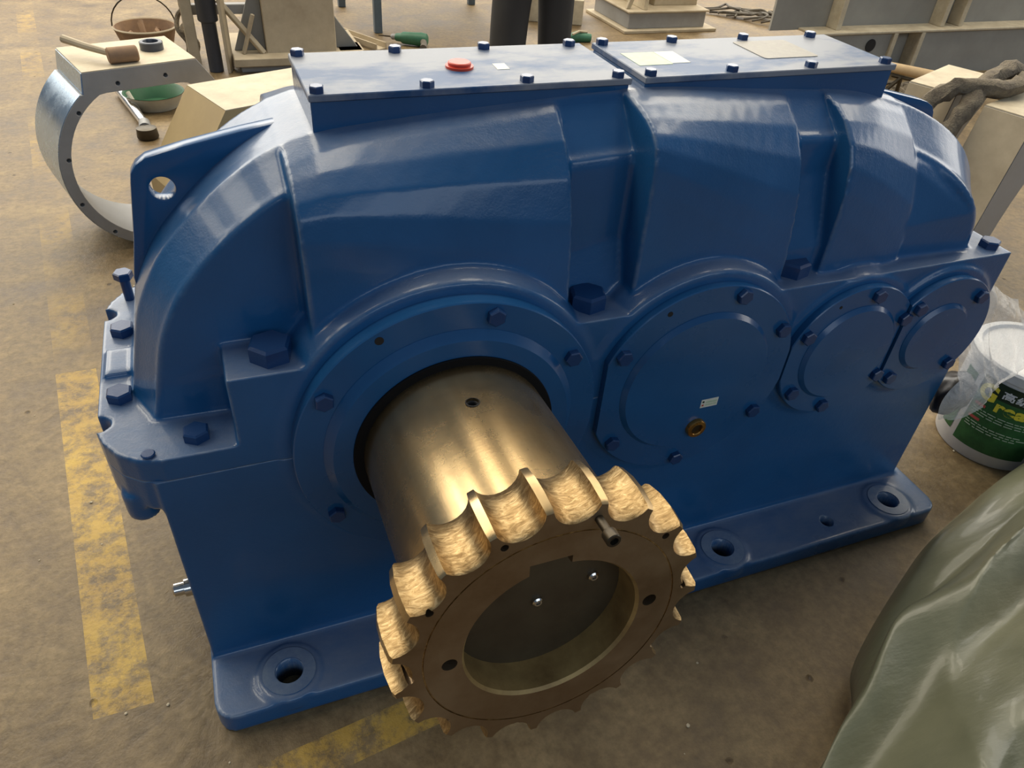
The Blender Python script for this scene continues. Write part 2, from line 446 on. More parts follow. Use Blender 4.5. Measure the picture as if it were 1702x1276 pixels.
for y, d in sl:
    ring = []
    for i, (p, n) in enumerate(zip(prof, nrm)):
        dd = d
        ridge = max(0, min(1, (p.x - 0.02) / 0.1)) * max(0, min(1, (0.36 - p.x) / 0.12))
        if 0.21 < y < 0.41: dd -= 0.006 * ridge
        fac = 0.40 + 0.60 * sm(0.26, 0.50, p.x) - 0.25 * sm(0.95, 1.2, p.x)
        fac = fac + (0.72 + 0.28 * abs(n.x) - fac) * sm(1.5, 1.68, p.x)
        if dd < 0: dd *= fac
        sh = 0.066 * sm(1.62, 1.90, p.x)
        yy = y + (sh if y > 0.31 else -sh) * min(1.0, abs(y - 0.31) / 0.2)
        ring.append(bm.verts.new((p.x + n.x * dd, yy, max(0.58, p.z + n.z * dd) if 3 < i < len(prof) - 4 else p.z)))
    rings.append(ring)
for a, b in zip(rings, rings[1:]):
    for i in range(len(prof) - 1): bm.faces.new((a[i], a[i + 1], b[i + 1], b[i]))
    bm.faces.new((a[0], b[0], b[-1], a[-1]))
bm.faces.new(rings[0]); bm.faces.new(rings[-1][::-1])
# bulges over the bearings
TIGHT = [(0.035, 0.12), (0.036, 0.085), (0.045, 0.052), (0.062, 0.034), (0.094, 0.018), (0.133, 0.008), (0.193, -0.001)]
LOOSE = [(0.038, 0.33), (0.048, 0.25), (0.060, 0.18), (0.086, 0.108), (0.125, 0.052), (0.168, 0.018), (0.215, -0.006)]
def bulge(x0, x1, k0, k1, zb=0.58, lean=0.0):
    N = 10; rr = []
    for i in range(N + 1):
        t = i / N; k = k0 + (k1 - k0) * t
        x = x0 + (x1 - x0) * t
        zc = crest(x)
        pts = [(0.035, zb)] + [((1 - k) * a[0] + k * b[0], zc - ((1 - k) * a[1] + k * b[1])) for a, b in zip(TIGHT, LOOSE)]
        pts += [(0.62 - y, z) for y, z in pts[::-1]]
        sx = lambda z: x - lean * max(0, z - 0.8) * t
        rr.append([bm.verts.new((sx(z), y, z)) for y, z in pts])
    n = len(rr[0])
    for a, b in zip(rr, rr[1:]):
        for i in range(n): bm.faces.new((a[i], a[(i + 1) % n], b[(i + 1) % n], b[i]))
    bm.faces.new(rr[0][::-1]); bm.faces.new(rr[-1])
bulge(0.298, 0.782, 0.1, 1.0)
bulge(0.918, 1.286, 0.0, 0.9)
bulge(1.385, 1.612, 0.4, 1.0)
# bolting ledge and parting flange, upper half
prism(bm, [(0.147, 0.0), (1.932, 0.0), (1.932, 0.62), (0.147, 0.62)], 0.59, 0.805, 'z')
lowflange = [(0.20, 0.0), (0.02, 0.0), (-0.02, 0.012), (-0.052, 0.038), (-0.075, 0.075), (-0.084, 0.10)]
def notch(yc):
    return [(-0.085 + 0.022 * math.sin(a), yc - 0.022 * math.cos(a)) for a in [PI * k / 8 for k in range(9)]]
lowflange += notch(0.127) + [(-0.086, 0.2), (-0.086, 0.42)] + notch(0.493)
lowflange += [(-0.084, 0.52), (-0.075, 0.545), (-0.052, 0.582), (-0.02, 0.608), (0.02, 0.62), (0.20, 0.62)]
prism(bm, lowflange, 0.58, 0.66, 'z')
# oil pad on the flange
prism(bm, [(-0.075, 0.26), (0.02, 0.26), (0.02, 0.345), (-0.075, 0.345)], 0.64, 0.672, 'z')
# bearing bosses
BR = (0.322, 0.266, 0.196, 0.182); BF = (-0.004, -0.004, -0.006, -0.010)
for (cx, cz), rb, yf in zip(AX, BR, BF):
    lathe(bm, [(rb + 0.010, 0.31 - yf), (rb + 0.010, 0.05 - yf), (rb, 0.006), (rb - 0.004, 0.0)], (cx, yf, cz), 'y', 96)
up = finish('upper_housing', bm, M['blue'], None, None)
remesh(up, 0.0050, 3, 0.5)
# trim everything under the parting line
cb = bmesh.new(); box(cb, -0.5, 2.5, -0.4, 1.0, 0.0, 0.6104)
cut(up, cb)
for p in up.data.polygons: p.use_smooth = True
gp(up)

# lower housing
bm = bmesh.new()
box(bm, 0.0, 1.932, 0.0, 0.62, 0.0, 0.64)
def rrect(x0, x1, y0, y1, r, n=5):
    o = []
    for cx, cy, a0 in ((x1 - r, y1 - r, 0), (x0 + r, y1 - r, 90), (x0 + r, y0 + r, 180), (x1 - r, y0 + r, 270)):
        for k in range(n + 1):
            a = R(a0 + 90 * k / n); o.append((cx + r * math.cos(a), cy + r * math.sin(a)))
    return o
prism(bm, rrect(-0.006, 1.962, -0.155, 0.775, 0.045), 0.0, 0.060, 'z')
lf = [(x, y) for x, y in lowflange]
prism(bm, lf, 0.534, 0.64, 'z')
FH = ((0.151, -0.089, 0.029), (0.705, -0.089, 0.029), (1.262, -0.091, 0.029), (1.604, -0.096, 0.019), (1.824, -0.09, 0.029))
for hx, hy, hr in FH:
    if hr > 0.02:
        for yy in (hy, 0.62 - hy): lathe(bm, [(0.070, 0.03), (0.070, 0.066), (0.062, 0.068)], (hx, yy, 0), 'z', 40)
for (cx, cz), rb, yf in zip(AX, BR, BF):
    lathe(bm, [(rb + 0.010, 0.31 - yf), (rb + 0.010, 0.05 - yf), (rb, 0.006), (rb - 0.004, 0.0)], (cx, yf, cz), 'y', 96)
# rounded lug under the flange corner
lathe(bm, [(0.028, 0.0), (0.030, 0.01), (0.030, 0.06)], (-0.040, 0.055, 0.497), 'z', 24)
low = finish('lower_housing', bm, M['blue'], None, None)
remesh(low, 0.0058, 2, 0.5)
cb = bmesh.new(); box(cb, -0.5, 2.5, -0.4, 1.0, 0.6098, 1.4)
for hx, hy, hr in FH:
    for yy in (hy, 0.62 - hy): lathe(cb, [(hr, -0.05), (hr, 0.12)], (hx, yy, 0), 'z', 32)
cut(low, cb)
for p in low.data.polygons: p.use_smooth = True
gp(low)
for hx, hy, hr in FH:
    if hr < 0.02: continue
    bm = bmesh.new()
    lathe(bm, [(hr + 0.002, 0.060), (hr + 0.002, 0.0705), (0.056, 0.0705), (0.058, 0.062)], (hx, hy, 0), 'z', 40, cap=False)
    gp(finish('spot_face', bm, M['blue'], None, 30))

# lifting lugs with an eye
def lug(pts, hole, name='lifting_lug'):
    bm = bmesh.new()
    prism(bm, pts, 0.294, 0.326, 'y')
    o = finish(name, bm, M['blue_smooth'], None, None)
    cb = bmesh.new(); lathe(cb, [(hole[2], -0.1), (hole[2], 0.1)], (hole[0], 0.31, hole[1]), 'y', 32)
    cut(o, cb); bevel(o, 0.004); shade(o.data, 40)
    return gp(o)
lug([(0.36, 1.10), (0.36, 1.1265), (0.245, 1.108), (0.150, 1.089), (0.086, 1.073), (0.069, 1.062), (0.058, 1.047), (0.054, 1.030),
     (0.036, 0.93), (0.018, 0.85), (0.02, 0.80), (0.10, 0.78), (0.2, 0.95)], (0.102, 1.0165, 0.0205))
lug([(1.50, 1.0), (1.52, 1.128), (1.68, 1.100), (1.79, 1.076), (1.815, 1.069), (1.836, 1.058), (1.848, 1.043), (1.855, 1.022), (1.865, 0.95), (1.85, 0.80), (1.7, 0.90)],
    (1.80, 1.015, 0.0205))

# hexagon bolts
def hexmesh(r, h, washer=0.0, sock=False):
    bm = bmesh.new()
    z0 = 0
    if washer:
        lathe(bm, [(r * 1.25, 0), (r * 1.25, washer)], (0, 0, 0), 'z', 24); z0 = washer
    def ring(rr, z): return [bm.verts.new((rr * math.cos(PI / 3 * k), rr * math.sin(PI / 3 * k), z)) for k in range(6)]
    a = ring(r, z0); b = ring(r, z0 + h * 0.86)
    c = [bm.verts.new((r * 0.86 * math.cos(PI / 3 * k), r * 0.86 * math.sin(PI / 3 * k), z0 + h)) for k in range(6)]
    for u, v in ((a, b), (b, c)):
        for i in range(6): bm.faces.new((u[i], u[(i + 1) % 6], v[(i + 1) % 6], v[i]))
    bm.faces.new(c)
    bm.faces.new(a[::-1])
    bmesh.ops.recalc_face_normals(bm, faces=bm.faces[:])
    me = bpy.data.meshes.new('bolt'); bm.to_mesh(me); bm.free()
    return me
def place_bolt(me, loc, rot=(0, 0, 0), m=None, parent=None, name='bolt'):
    o = bpy.data.objects.new(name, me); COL.objects.link(o)
    if not me.materials: me.materials.append(m or M['blue_bolt'])
    o.location = loc; o.rotation_euler = rot
    if parent is not None:
        o.parent = parent; o.location = Vector(loc) - wloc(parent)
    return o
def wloc(o):
    v = Vector(o.location)
    while o.parent is not None:
        o = o.parent; v += Vector(o.location)
    return v
BIG = hexmesh(0.038, 0.034); MID = hexmesh(0.024, 0.020); COV = hexmesh(0.0175, 0.013); LIDB = hexmesh(0.0125, 0.011)
for x, y, z in ((0.228, 0.052, 0.803), (0.833, 0.058, 0.803), (1.330, 0.062, 0.803)):
    gp(place_bolt(BIG, (x, y, z), (0, 0, 0.25), name='bolt'))
for x, y, z in ((0.080, 0.046, 0.659), (-0.047, 0.195, 0.659), (-0.047, 0.415, 0.659), (1.897, 0.040, 0.803)):
    gp(place_bolt(MID, (x, y, z), (0, 0, 0.5), name='bolt'))
bm = bmesh.new(); lathe(bm, [(0.0105, -0.05), (0.0105, 0.055)], (0, 0, 0), 'z', 16)
js = finish('jack_screw', bm, M['blue_bolt'], None, 35); js.location = (-0.036, 0.548, 0.66); gp(js)
place_bolt(hexmesh(0.020, 0.016), (-0.036, 0.548, 0.713), (0, 0, 0.2), parent=js, name='bolt_head')
bm = bmesh.new()
lathe(bm, [(0.010, 0.0), (0.012, 0.004), (0.010, 0.006)], (-0.0, 0.02, 0.66), 'z', 16)
o_ = finish('dowel_pin', bm, M['blue_bolt'], None, 35); gp(o_)

# inspection boxes and their bolted covers
def inspection(x0, x1, tag_bolts_x, x0b=None):
    bm = bmesh.new(); box(bm, x0 + 0.003, x1 - 0.003, 0.197, 0.423, 0.98, 1.183)
    b = finish('inspection_box', bm, M['blue_smooth'], None, None); bevel(b, 0.002, 1); gp(b)
    bm = bmesh.new(); box(bm, x0, x1, 0.192, 0.428, 1.1825, 1.194)
    c = finish('inspection_cover', bm, M['blue_lid'], None, None); bevel(c, 0.0015, 1); gp(c)
    for x, xb in tag_bolts_x:
        place_bolt(LIDB, (x, 0.2065, 1.194), (0, 0, random.random()), parent=c)
        place_bolt(LIDB, (xb, 0.413, 1.194), (0, 0, random.random()), parent=c)
    return c
c1 = inspection(0.352, 0.936, ((0.368, 0.367), (0.551, 0.546), (0.732, 0.722), (0.912, 0.905)))
c2 = inspection(0.964, 1.562, ((0.980, 0.962 + 0.018), (1.160, 1.145), (1.349, 1.326), (1.540, 1.508)))
def flat(name, quad, z, th, m, parent):
    bm = bmesh.new(); prism(bm, quad, z, z + th, 'z')
    o = finish(name, bm, m, None, None)
    o.parent = parent; o.location = -wloc(parent)
    return o
bm = bmesh.new(); lathe(bm, [(0.0255, 0), (0.0255, 0.004), (0.021, 0.0045), (0.021, 0.009), (0.019, 0.0105)], (0.638, 0.302, 1.194), 'z', 40)
o_ = finish('red_cap', bm, M['red'], None, 35); o_.parent = c1; o_.location = -wloc(c1); o_['label'] = 'round red plastic plug cap'
flat('sticker', [(0.703, 0.278), (0.727, 0.278), (0.729, 0.314), (0.705, 0.314)], 1.194, 0.0006, M['sticker'], c1)['label'] = 'small cream paper sticker'
st = flat('sticker', [(0.988, 0.262), (1.062, 0.262), (1.062, 0.345), (0.988, 0.345)], 1.194, 0.0006, M['stickergreen'], c2); st['label'] = 'pale green printed sticker'
st2 = flat('sticker', [(1.063, 0.268), (1.105, 0.268), (1.108, 0.345), (1.063, 0.345)], 1.194, 0.0006, M['sticker'], c2); st2['label'] = 'faded paper sticker'
np_ = flat('nameplate', rrect(1.283, 1.420, 0.268, 0.392, 0.008, 3), 1.194, 0.0012, M['plate'], c2); np_['label'] = 'engraved metal nameplate'

# bearing covers
def cover(i, r, hub, yb, yf, yh, bolts, rb, clipx=None, cz=None, hubr2=None):
    cx, zc = AX[i]
    bm = bmesh.new()
    lathe(bm, [(r, yb), (r, yf + 0.002), (r - 0.002, yf)], (cx, 0, zc), 'y', 128)
    o = finish('bearing_cover', bm, M['blue_smooth'], None, None)
    if clipx:
        cb = bmesh.new()
        for a, b in clipx: box(cb, a, b, -0.2, 0.2, 0.2, 1.1)
        cut(o, cb)
    shade(o.data, 30); gp(o)
    bm = bmesh.new()
    lathe(bm, [(hub, yf + 0.004), (hub, yf - 0.001), (hub - 0.009 if hubr2 is None else hubr2, yh)], (cx, 0, zc), 'y', 128)
    h = finish('cover_hub', bm, M['blue_smooth'], None, 30); h.parent = o; h.location = -wloc(o)
    for a in bolts:
        place_bolt(COV, (cx + rb * math.cos(R(a)), yf, zc + rb * math.sin(R(a))), (R(90), R(random.uniform(0, 60)), 0), parent=o)
    return o
cv1 = cover(0, 0.300, 0.247, 0.02, -0.034, -0.050, (74.7, 31.4, 148.3, -148.9, -105, -75, -31), 0.275, ((0.828, 0.9),), hubr2=0.232)
cv2 = cover(1, 0.243, 0.181, 0.02, -0.022, -0.033, (73.6, 28.6, 150.3, -145, -90, -33), 0.222, ((0.7, 0.858), (1.3195, 1.4)))
cv3 = cover(2, 0.178, 0.130, 0.02, -0.024, -0.034, (81, 152.9, 28.2, -34.8, -144.2, -95), 0.156, ((1.2, 1.3235), (1.6325, 1.8)))
cv4 = cover(3, 0.163, 0.096, 0.02, -0.030, -0.039, (48.3, 134.1, -44.4, -131.1), 0.138, ((1.5, 1.6365),))
for i, cv, a, rr in ((0, cv1, 118, 0.283), (1, cv2, 118, 0.222), (2, cv3, 118, 0.156)):
    cx, zc = AX[i]; yf = (-0.034, -0.022, -0.024)[i]
    bm = bmesh.new(); lathe(bm, [(0.008 - 0.002 * i, yf - 0.0006), (0.008 - 0.002 * i, yf + 0.004)], (cx + rr * math.cos(R(a)), 0, zc + rr * math.sin(R(a))), 'y', 20)  # dark plug painted as the shade inside a jacking hole
    h = finish('jacking_hole_shade', bm, M['dark'], None, 35); h.parent = cv; h.location = -wloc(cv)
# sight glass and sticker on the second cover
bm = bmesh.new()
prof_ = [(0.024, -0.03), (0.024, -0.041), (0.0225, -0.044), (0.015, -0.045), (0.0135, -0.043), (0.0135, -0.036)]
lathe(bm, prof_, (1.107, 0, 0.4875), 'y', 32, cap=False)
o_ = finish('oil_sight_plug', bm, M['brass'], None, 35); o_.parent = cv2; o_.location = -wloc(cv2); o_['label'] = 'brass ring plug'
bm = bmesh.new(); lathe(bm, [(0.0136, -0.0325), (0.0136, -0.0375)], (1.107, 0, 0.4875), 'y', 24)
g_ = finish('glass', bm, M['darksteel'], None, 35); g_.parent = o_
def wallflat(name, x0, x1, z0, z1, y, th, m, parent, rot=0.0):
    bm = bmesh.new(); box(bm, x0, x1, y - th, y, z0, z1)
    o = finish(name, bm, m, None, None); o.parent = parent; o.location = -wloc(parent); return o
s_ = wallflat('sticker', 1.106, 1.150, 0.543, 0.566, -0.033, 0.0008, M['sticker'], cv2); s_['label'] = 'small white sticker with green and red print'
for k, (a, b, zz, mm) in enumerate(((1.118, 1.147, 0.5475, M['stickergreen']), (1.118, 1.147, 0.555, M['stickergreen']), (1.109, 1.114, 0.5475, M['redprint']), (1.109, 1.114, 0.557, M['labeldark']))):
    w = wallflat('print', a, b, zz, zz + 0.005, -0.0338, 0.0003, mm, cv2); w.parent = s_; w.location = (0, 0, 0)

# drain plug on the end wall
bm = bmesh.new()
lathe(bm, [(0.019, 0.0), (0.019, -0.02), (0.014, -0.021), (0.014, -0.040), (0.011, -0.043)], (0.002, 0.045, 0.262), 'x', 24)
o_ = finish('drain_plug', bm, M['chrome'], None, 35); gp(o_); o_['label'] = 'bright steel drain plug'
# end bolt below the parting flange on the right
o_ = place_bolt(MID, (1.93, 0.10, 0.70), (0, R(90), 0)); gp(o_)

# ------------------------------------------------------------------ SHAFT COUPLING
RX = -0.088
HB = empty('output_coupling', (0.534, -0.030, 0.613), (RX, 0, 0))
HB['label'] = 'bare steel toothed coupling sleeve on the output shaft'
HB.parent = G; HB.location = Vector(HB.location) - Vector(G.location)
L0 = -0.485     # front face along local y
LB = -0.389
bm = bmesh.new()
lathe(bm, [(0.1795, 0.02), (0.1795, LB - 0.01)], (0, 0, 0), 'y', 128)
sl_ = finish('sleeve', bm, M['steel'], HB, None)
cb = bmesh.new(); lathe(cb, [(0.0105, 0.12), (0.0105, 0.25)], (-0.012, -0.150, 0), 'z', 20)
cut(sl_, cb); shade(sl_.data, 30)
bm = bmesh.new(); prof_ = []
lathe(bm, [(0.0125, 0.0), (0.0125, 0.0015), (0.0108, 0.0018)], (0, 0, 0), 'z', 24, cap=False)
for k in range(5):
    lathe(bm, [(0.0105, -0.003 - 0.003 * k), (0.0088, -0.0045 - 0.003 * k), (0.0105, -0.006 - 0.003 * k)], (0, 0, 0), 'z', 20, cap=False)
lathe(bm, [(0.0, -0.018), (0.0104, -0.018), (0.0104, -0.004)], (0, 0, 0), 'z', 20, cap=False)  # dark disc added to give the threaded hole its shade
th_ = finish('threaded_hole', bm, M['dark'], HB, 30); th_.location = (-0.012, -0.150, 0.1788)
# black seal round the sleeve
bm = bmesh.new()
lathe(bm, [(0.197, -0.040), (0.197, -0.0525), (0.1955, -0.0545), (0.170, -0.0545), (0.170, -0.040)], (0.533, 0, 0.615), 'y', 96, cap=False)
gp(finish('shaft_seal', bm, M['seal'], None, 30))
# toothed rim
NT = 19
def tooth_outline(Ro, sc=1.0):
    pts = []; mats = []
    pitch = 2 * PI / NT
    rg = 0.0350; cr = Ro + 0.0065       # gullet circle, centre just outside the rim
    hw = math.acos(max(-1, min(1, (Ro * Ro + cr * cr - rg * rg) / (2 * Ro * cr))))
    for k in range(NT):
        ac = R(85.5) + pitch * k
        # land before the gullet
        a0 = ac - pitch + hw; a1 = ac - hw
        for j in range(3):
            a = a0 + (a1 - a0) * j / 2
            pts.append((Ro * math.cos(a), Ro * math.sin(a))); mats.append(0)
        c = Vector((cr * math.cos(ac), cr * math.sin(ac)))
        p1 = Vector((Ro * math.cos(a1), Ro * math.sin(a1))) - c
        p2 = Vector((Ro * math.cos(ac + hw), Ro * math.sin(ac + hw))) - c
        b1 = math.atan2(p1.y, p1.x); b2 = math.atan2(p2.y, p2.x)
        while b2 > b1: b2 -= 2 * PI
        n = 10
        for j in range(1, n):
            b = b1 + (b2 - b1) * j / n
            pts.append((c.x + rg * math.cos(b), c.y + rg * math.sin(b))); mats.append(1)
    return pts, mats
bm = bmesh.new()
stations = [(LB, 0.2345), (LB - 0.006, 0.2385), (LB - 0.03, 0.2430), (LB - 0.06, 0.2435), (L0 + 0.006, 0.2400), (L0, 0.2365)]
rings = []
for y, ro in stations:
    pts, mats = tooth_outline(ro)
    rings.append([bm.verts.new((p[0], y, p[1])) for p in pts])
n = len(rings[0])
for a, b in zip(rings, rings[1:]):
    for i in range(n):
        f = bm.faces.new((a[i], a[(i + 1) % n], b[(i + 1) % n], b[i]))
        f.material_index = 1 if (mats[i] == 1 or mats[(i + 1) % n] == 1) else 0
fr = bm.faces.new(rings[-1]); fr.material_index = 2
bk = bm.faces.new(rings[0][::-1]); bk.material_index = 0
bmesh.ops.recalc_face_normals(bm, faces=bm.faces[:])
me = bpy.data.meshes.new('toothed_rim'); bm.to_mesh(me); bm.free()
for m_ in (M['steel'], M['gullet'], M['face'], M['bore']): me.materials.append(m_)
rim = bpy.data.objects.new('toothed_rim', me); COL.objects.link(rim)
def mcut(bmc, idx):
    for f in bmc.faces: f.material_index = idx
    return bmc
cb = bmesh.new(); lathe(cb, [(0.138, L0 - 0.05), (0.138, L0), (0.134, L0 + 0.005), (0.134, L0 + 0.2)], (0.0, 0, 0.0), 'y', 96)
cut(rim, mcut(cb, 3))
cb = bmesh.new(); box(cb, -0.044, 0.018, L0 - 0.05, L0 + 0.2, 0.09, 0.150); cut(rim, mcut(cb, 2))
cb = bmesh.new()
for k in range(10):
    a = R(77.8 + 36 * k - 1.5); rr = 0.2125
    lathe(cb, [(0.0058, L0 - 0.05), (0.0058, L0 + 0.03)], (rr * math.cos(a), 0, rr * math.sin(a)), 'y', 12)
for a in (182, 2):
    lathe(cb, [(0.0115, L0 - 0.05), (0.0115, L0 + 0.05)], (0.156 * math.cos(R(a)), 0, 0.156 * math.sin(R(a))), 'y', 20)
cut(rim, mcut(cb, 2))
# turned groove on the face
cb = bmesh.new()
lathe(cb, [(0.1925, L0 - 0.01), (0.1925, L0 + 0.002), (0.1950, L0 + 0.002), (0.1950, L0 - 0.01)], (0, 0, 0), 'y', 128, cap=False)
vs = cb.verts[:]
for i in range(128): cb.faces.new((vs[i], vs[(i + 1) % 128], vs[384 + (i + 1) % 128], vs[384 + i]))
cut(rim, mcut(cb, 1))
shade(rim.data, 32); rim.parent = HB
# bore wall and end plate inside
bm = bmesh.new()
lathe(bm, [(0.1335, L0 + 0.006), (0.1335, L0 + 0.058)], (0, 0, 0), 'y', 96, cap=False)
ringp = []
bm2 = bm
ol = finish('bore_liner', bm, M['face'], HB, 30)
cb = bmesh.new(); box(cb, -0.044, 0.018, L0 - 0.05, L0 + 0.2, 0.09, 0.150)
bm = bmesh.new(); bm.from_mesh(ol.data)
for f in [f for f in bm.faces if f.calc_center_median().z > 0.09 and -0.044 < f.calc_center_median().x < 0.018]: bm.faces.remove(f)
bm.to_mesh(ol.data); bm.free(); cb.free()
bpy.data.objects.remove(ol)
bm = bmesh.new(); lathe(bm, [(0.172, L0 + 0.0605), (0.172, L0 + 0.056)], (0, 0, 0), 'y', 64)
finish('end_plate', bm, M['endplate'], HB, 30)
SCR = None
bm = bmesh.new(); lathe(bm, [(0.0085, 0.0), (0.0085, 0.006), (0.006, 0.008), (0.0035, 0.008), (0.003, 0.004)], (0, 0, 0), 'z', 16)
scr = finish('screw', bm, M['chrome'], HB, 30); scr.location = (-0.004, L0 + 0.0565, 0.006); scr.rotation_euler = (R(90), 0, 0)
s2 = scr.copy(); COL.objects.link(s2); s2.parent = HB; s2.location = (0.086, L0 + 0.0565, 0.028)
# cap screw standing proud of the face
bm = bmesh.new()
lathe(bm, [(0.0062, 0.0), (0.0062, 0.030), (0.0100, 0.031), (0.0105, 0.032), (0.0105, 0.046), (0.0095, 0.0475), (0.006, 0.0475), (0.0055, 0.041)], (0, 0, 0), 'z', 20)
cs = finish('cap_screw', bm, M['darksteel'], HB, 30); a = R(76.3); cs.location = (0.2125 * math.cos(a), L0 + 0.004, 0.2125 * math.sin(a)); cs.rotation_euler = (R(90), 0, 0)
cs['label'] = 'socket head cap screw'

# ------------------------------------------------------------------ BEARING SADDLE (left)
SD = empty('bearing_saddle', (-0.205, 2.065, 0.0), (0, 0, R(18)))
tag(SD, 'grey steel ring saddle with a flat machined top at left behind the blue machine', 'machine part')
def ws(o, root): o.parent = root; o.location = Vector(o.location) - Vector(root.location); return o
cx, cz, Ro, Ri = 0.200, 0.340, 0.362, 0.321
out = [(cx + Ro * math.cos(R(128 + 274 * k / 64)), max(0.0, cz + Ro * math.sin(R(128 + 274 * k / 64)))) for k in range(65)]
outer = out + [(0.470, 0.610), (0.409, 0.70), (0.0, 0.70), (-0.012, 0.625)]
bm = bmesh.new(); prism(bm, outer, 0.0, 0.345, 'y')
sd = finish('ring_body', bm, M['greysteel'], None, None)
cb = bmesh.new()
prism(cb, [(cx + Ri * math.cos(2 * PI * k / 72), min(0.622, cz + Ri * math.sin(2 * PI * k / 72))) for k in range(72)], -0.1, 0.5, 'y')
for hx, hz in ((0.111, 0.650), (0.284, 0.656), (-0.045, 0.565), (-0.124, 0.403), (-0.126, 0.226), (-0.040, 0.088)):
    lathe(cb, [(0.008, -0.05), (0.008, 0.03)], (hx, 0, hz), 'y', 12)
cut(sd, cb); bevel(sd, 0.002, 1, 50); shade(sd.data, 30); sd.parent = SD
bm = bmesh.new(); prism(bm, [(0.001, 0.001), (0.408, 0.001), (0.408, 0.344), (0.001, 0.344)], 0.6995, 0.703, 'z')
finish('machined_top', bm, M['cream'], SD, None)
bm = bmesh.new()
pl = [(cx + (Ro + 0.002) * math.cos(R(a)), cz + (Ro + 0.002) * math.sin(R(a))) for a in range(128, 250, 3)]
pi_ = [(cx + (Ro - 0.004) * math.cos(R(a)), cz + (Ro - 0.004) * math.sin(R(a))) for a in range(128, 250, 3)]
prism(bm, pl + pi_[::-1], 0.003, 0.342, 'y')
finish('outer_skin', bm, M['shinysteel'], SD, 40)
bm = bmesh.new(); prism(bm, [(0.001, 0.698), (-0.003, 0.698), (-0.017, 0.628), (-0.011, 0.626)], 0.003, 0.342, 'y')
finish('side_plate', bm, M['shinysteel'], SD, None)
# mallet and washer on top
ML = empty('mallet', (-0.075, 2.165, 0.7035), (0, 0, R(14)))
tag(ML, 'steel headed mallet with a wooden handle lying on the grey ring saddle', 'hammer')
bm = bmesh.new(); lathe(bm, [(0.024, -0.052), (0.028, -0.048), (0.028, 0.048), (0.024, 0.052)], (0.01, 0, 0.028), 'x', 28)
finish('head', bm, M['rust'], ML, 35)
bm = bmesh.new(); tube(bm, [(-0.02, 0.01, 0.03), (-0.09, 0.10, 0.040), (-0.150, 0.185, 0.052)], [0.012, 0.013, 0.015], 10)
finish('handle', bm, M['tansteel'], ML, 35)
bm = bmesh.new()
lathe(bm, [(0.027, 0), (0.043, 0), (0.043, 0.027), (0.040, 0.030), (0.029, 0.030), (0.027, 0.027), (0.027, 0.0)], (0, 0, 0), 'z', 40, cap=False)
rg_ = finish('steel_collar', bm, M['darkblue'], None, 35); rg_.location = (0.030, 2.33, 0.7035)
tag(rg_, 'short dark steel collar ring standing on the saddle top', 'ring')

# plywood-coloured fabricated block beside it
WB = empty('wedge_block', (0.248, 1.65, 0), (0, 0, R(21))); tag(WB, 'tan wedge shaped block with a sloping side behind the blue lifting lug', 'block')
bm = bmesh.new()
prism(bm, [(0.0, 0.68), (0.42, 0.68), (0.42, 0.0), (-0.20, 0.0), (-0.20, 0.40)], 0.0, 0.31, 'y')
finish('body', bm, M['crate'], WB, 30)
bm = bmesh.new(); prism(bm, [(0.001, 0.001), (0.419, 0.001), (0.419, 0.309), (0.001, 0.309)], 0.6795, 0.683, 'z')
finish('top_plate', bm, M['cream'], WB, None)

# green basin with a stick
BS = empty('basin', (-0.09, 3.80, 0.0)); tag(BS, 'shallow basin, green inside and cream outside, on the floor', 'basin')
bm = bmesh.new(); lathe(bm, [(0.10, 0.0), (0.12, 0.0), (0.160, 0.075), (0.168, 0.082)], (0, 0, 0.002), 'z', 40, cap=False)
lathe(bm, [(0.0, 0.0), (0.12, 0.0)], (0, 0, 0.002), 'z', 40, cap=False)
finish('outer_shell', bm, M['enamel'], BS, 35)
bm = bmesh.new(); lathe(bm, [(0.0, 0.006), (0.112, 0.008), (0.154, 0.078), (0.167, 0.084)], (0, 0, 0.002), 'z', 40, cap=False)
finish('inner_lining', bm, M['green'], BS, 35)
bm = bmesh.new(); tube(bm, [(-0.13, -0.05, 0.10), (-0.09, -0.13, 0.02)], 0.013, 8)
bs_ = finish('stirring_stick', bm, M['enamel'], None, 35); bs_.location = (-0.09, 3.80, 0.0)
tag(bs_, 'pale stick leaning in the green basin', 'stick')
# socket bar on the floor
SBR = empty('socket_bar', (-0.2, 3.4, 0)); tag(SBR, 'long steel socket bar lying on the floor beside the basin', 'tool')
bm = bmesh.new(); tube(bm, [(-0.09, 0.62, 0.035), (-0.0, 0.25, 0.035), (0.052, 0.03, 0.035)], [0.026, 0.026, 0.024], 14)
finish('bar', bm, M['chrome'], SBR, 35)
bm = bmesh.new(); tube(bm, [(0.052, 0.035, 0.035), (0.057, -0.06, 0.035)], [0.029, 0.033], 14); finish('socket', bm, M['greysteel'], SBR, 35)
bm = bmesh.new(); lathe(bm, [(0.05, 0.0), (0.055, 0.01), (0.05, 0.055), (0.03, 0.06)], (0.065, -0.10, 0.0), 'z', 24); finish('head', bm, M['darksteel'], SBR, 35)

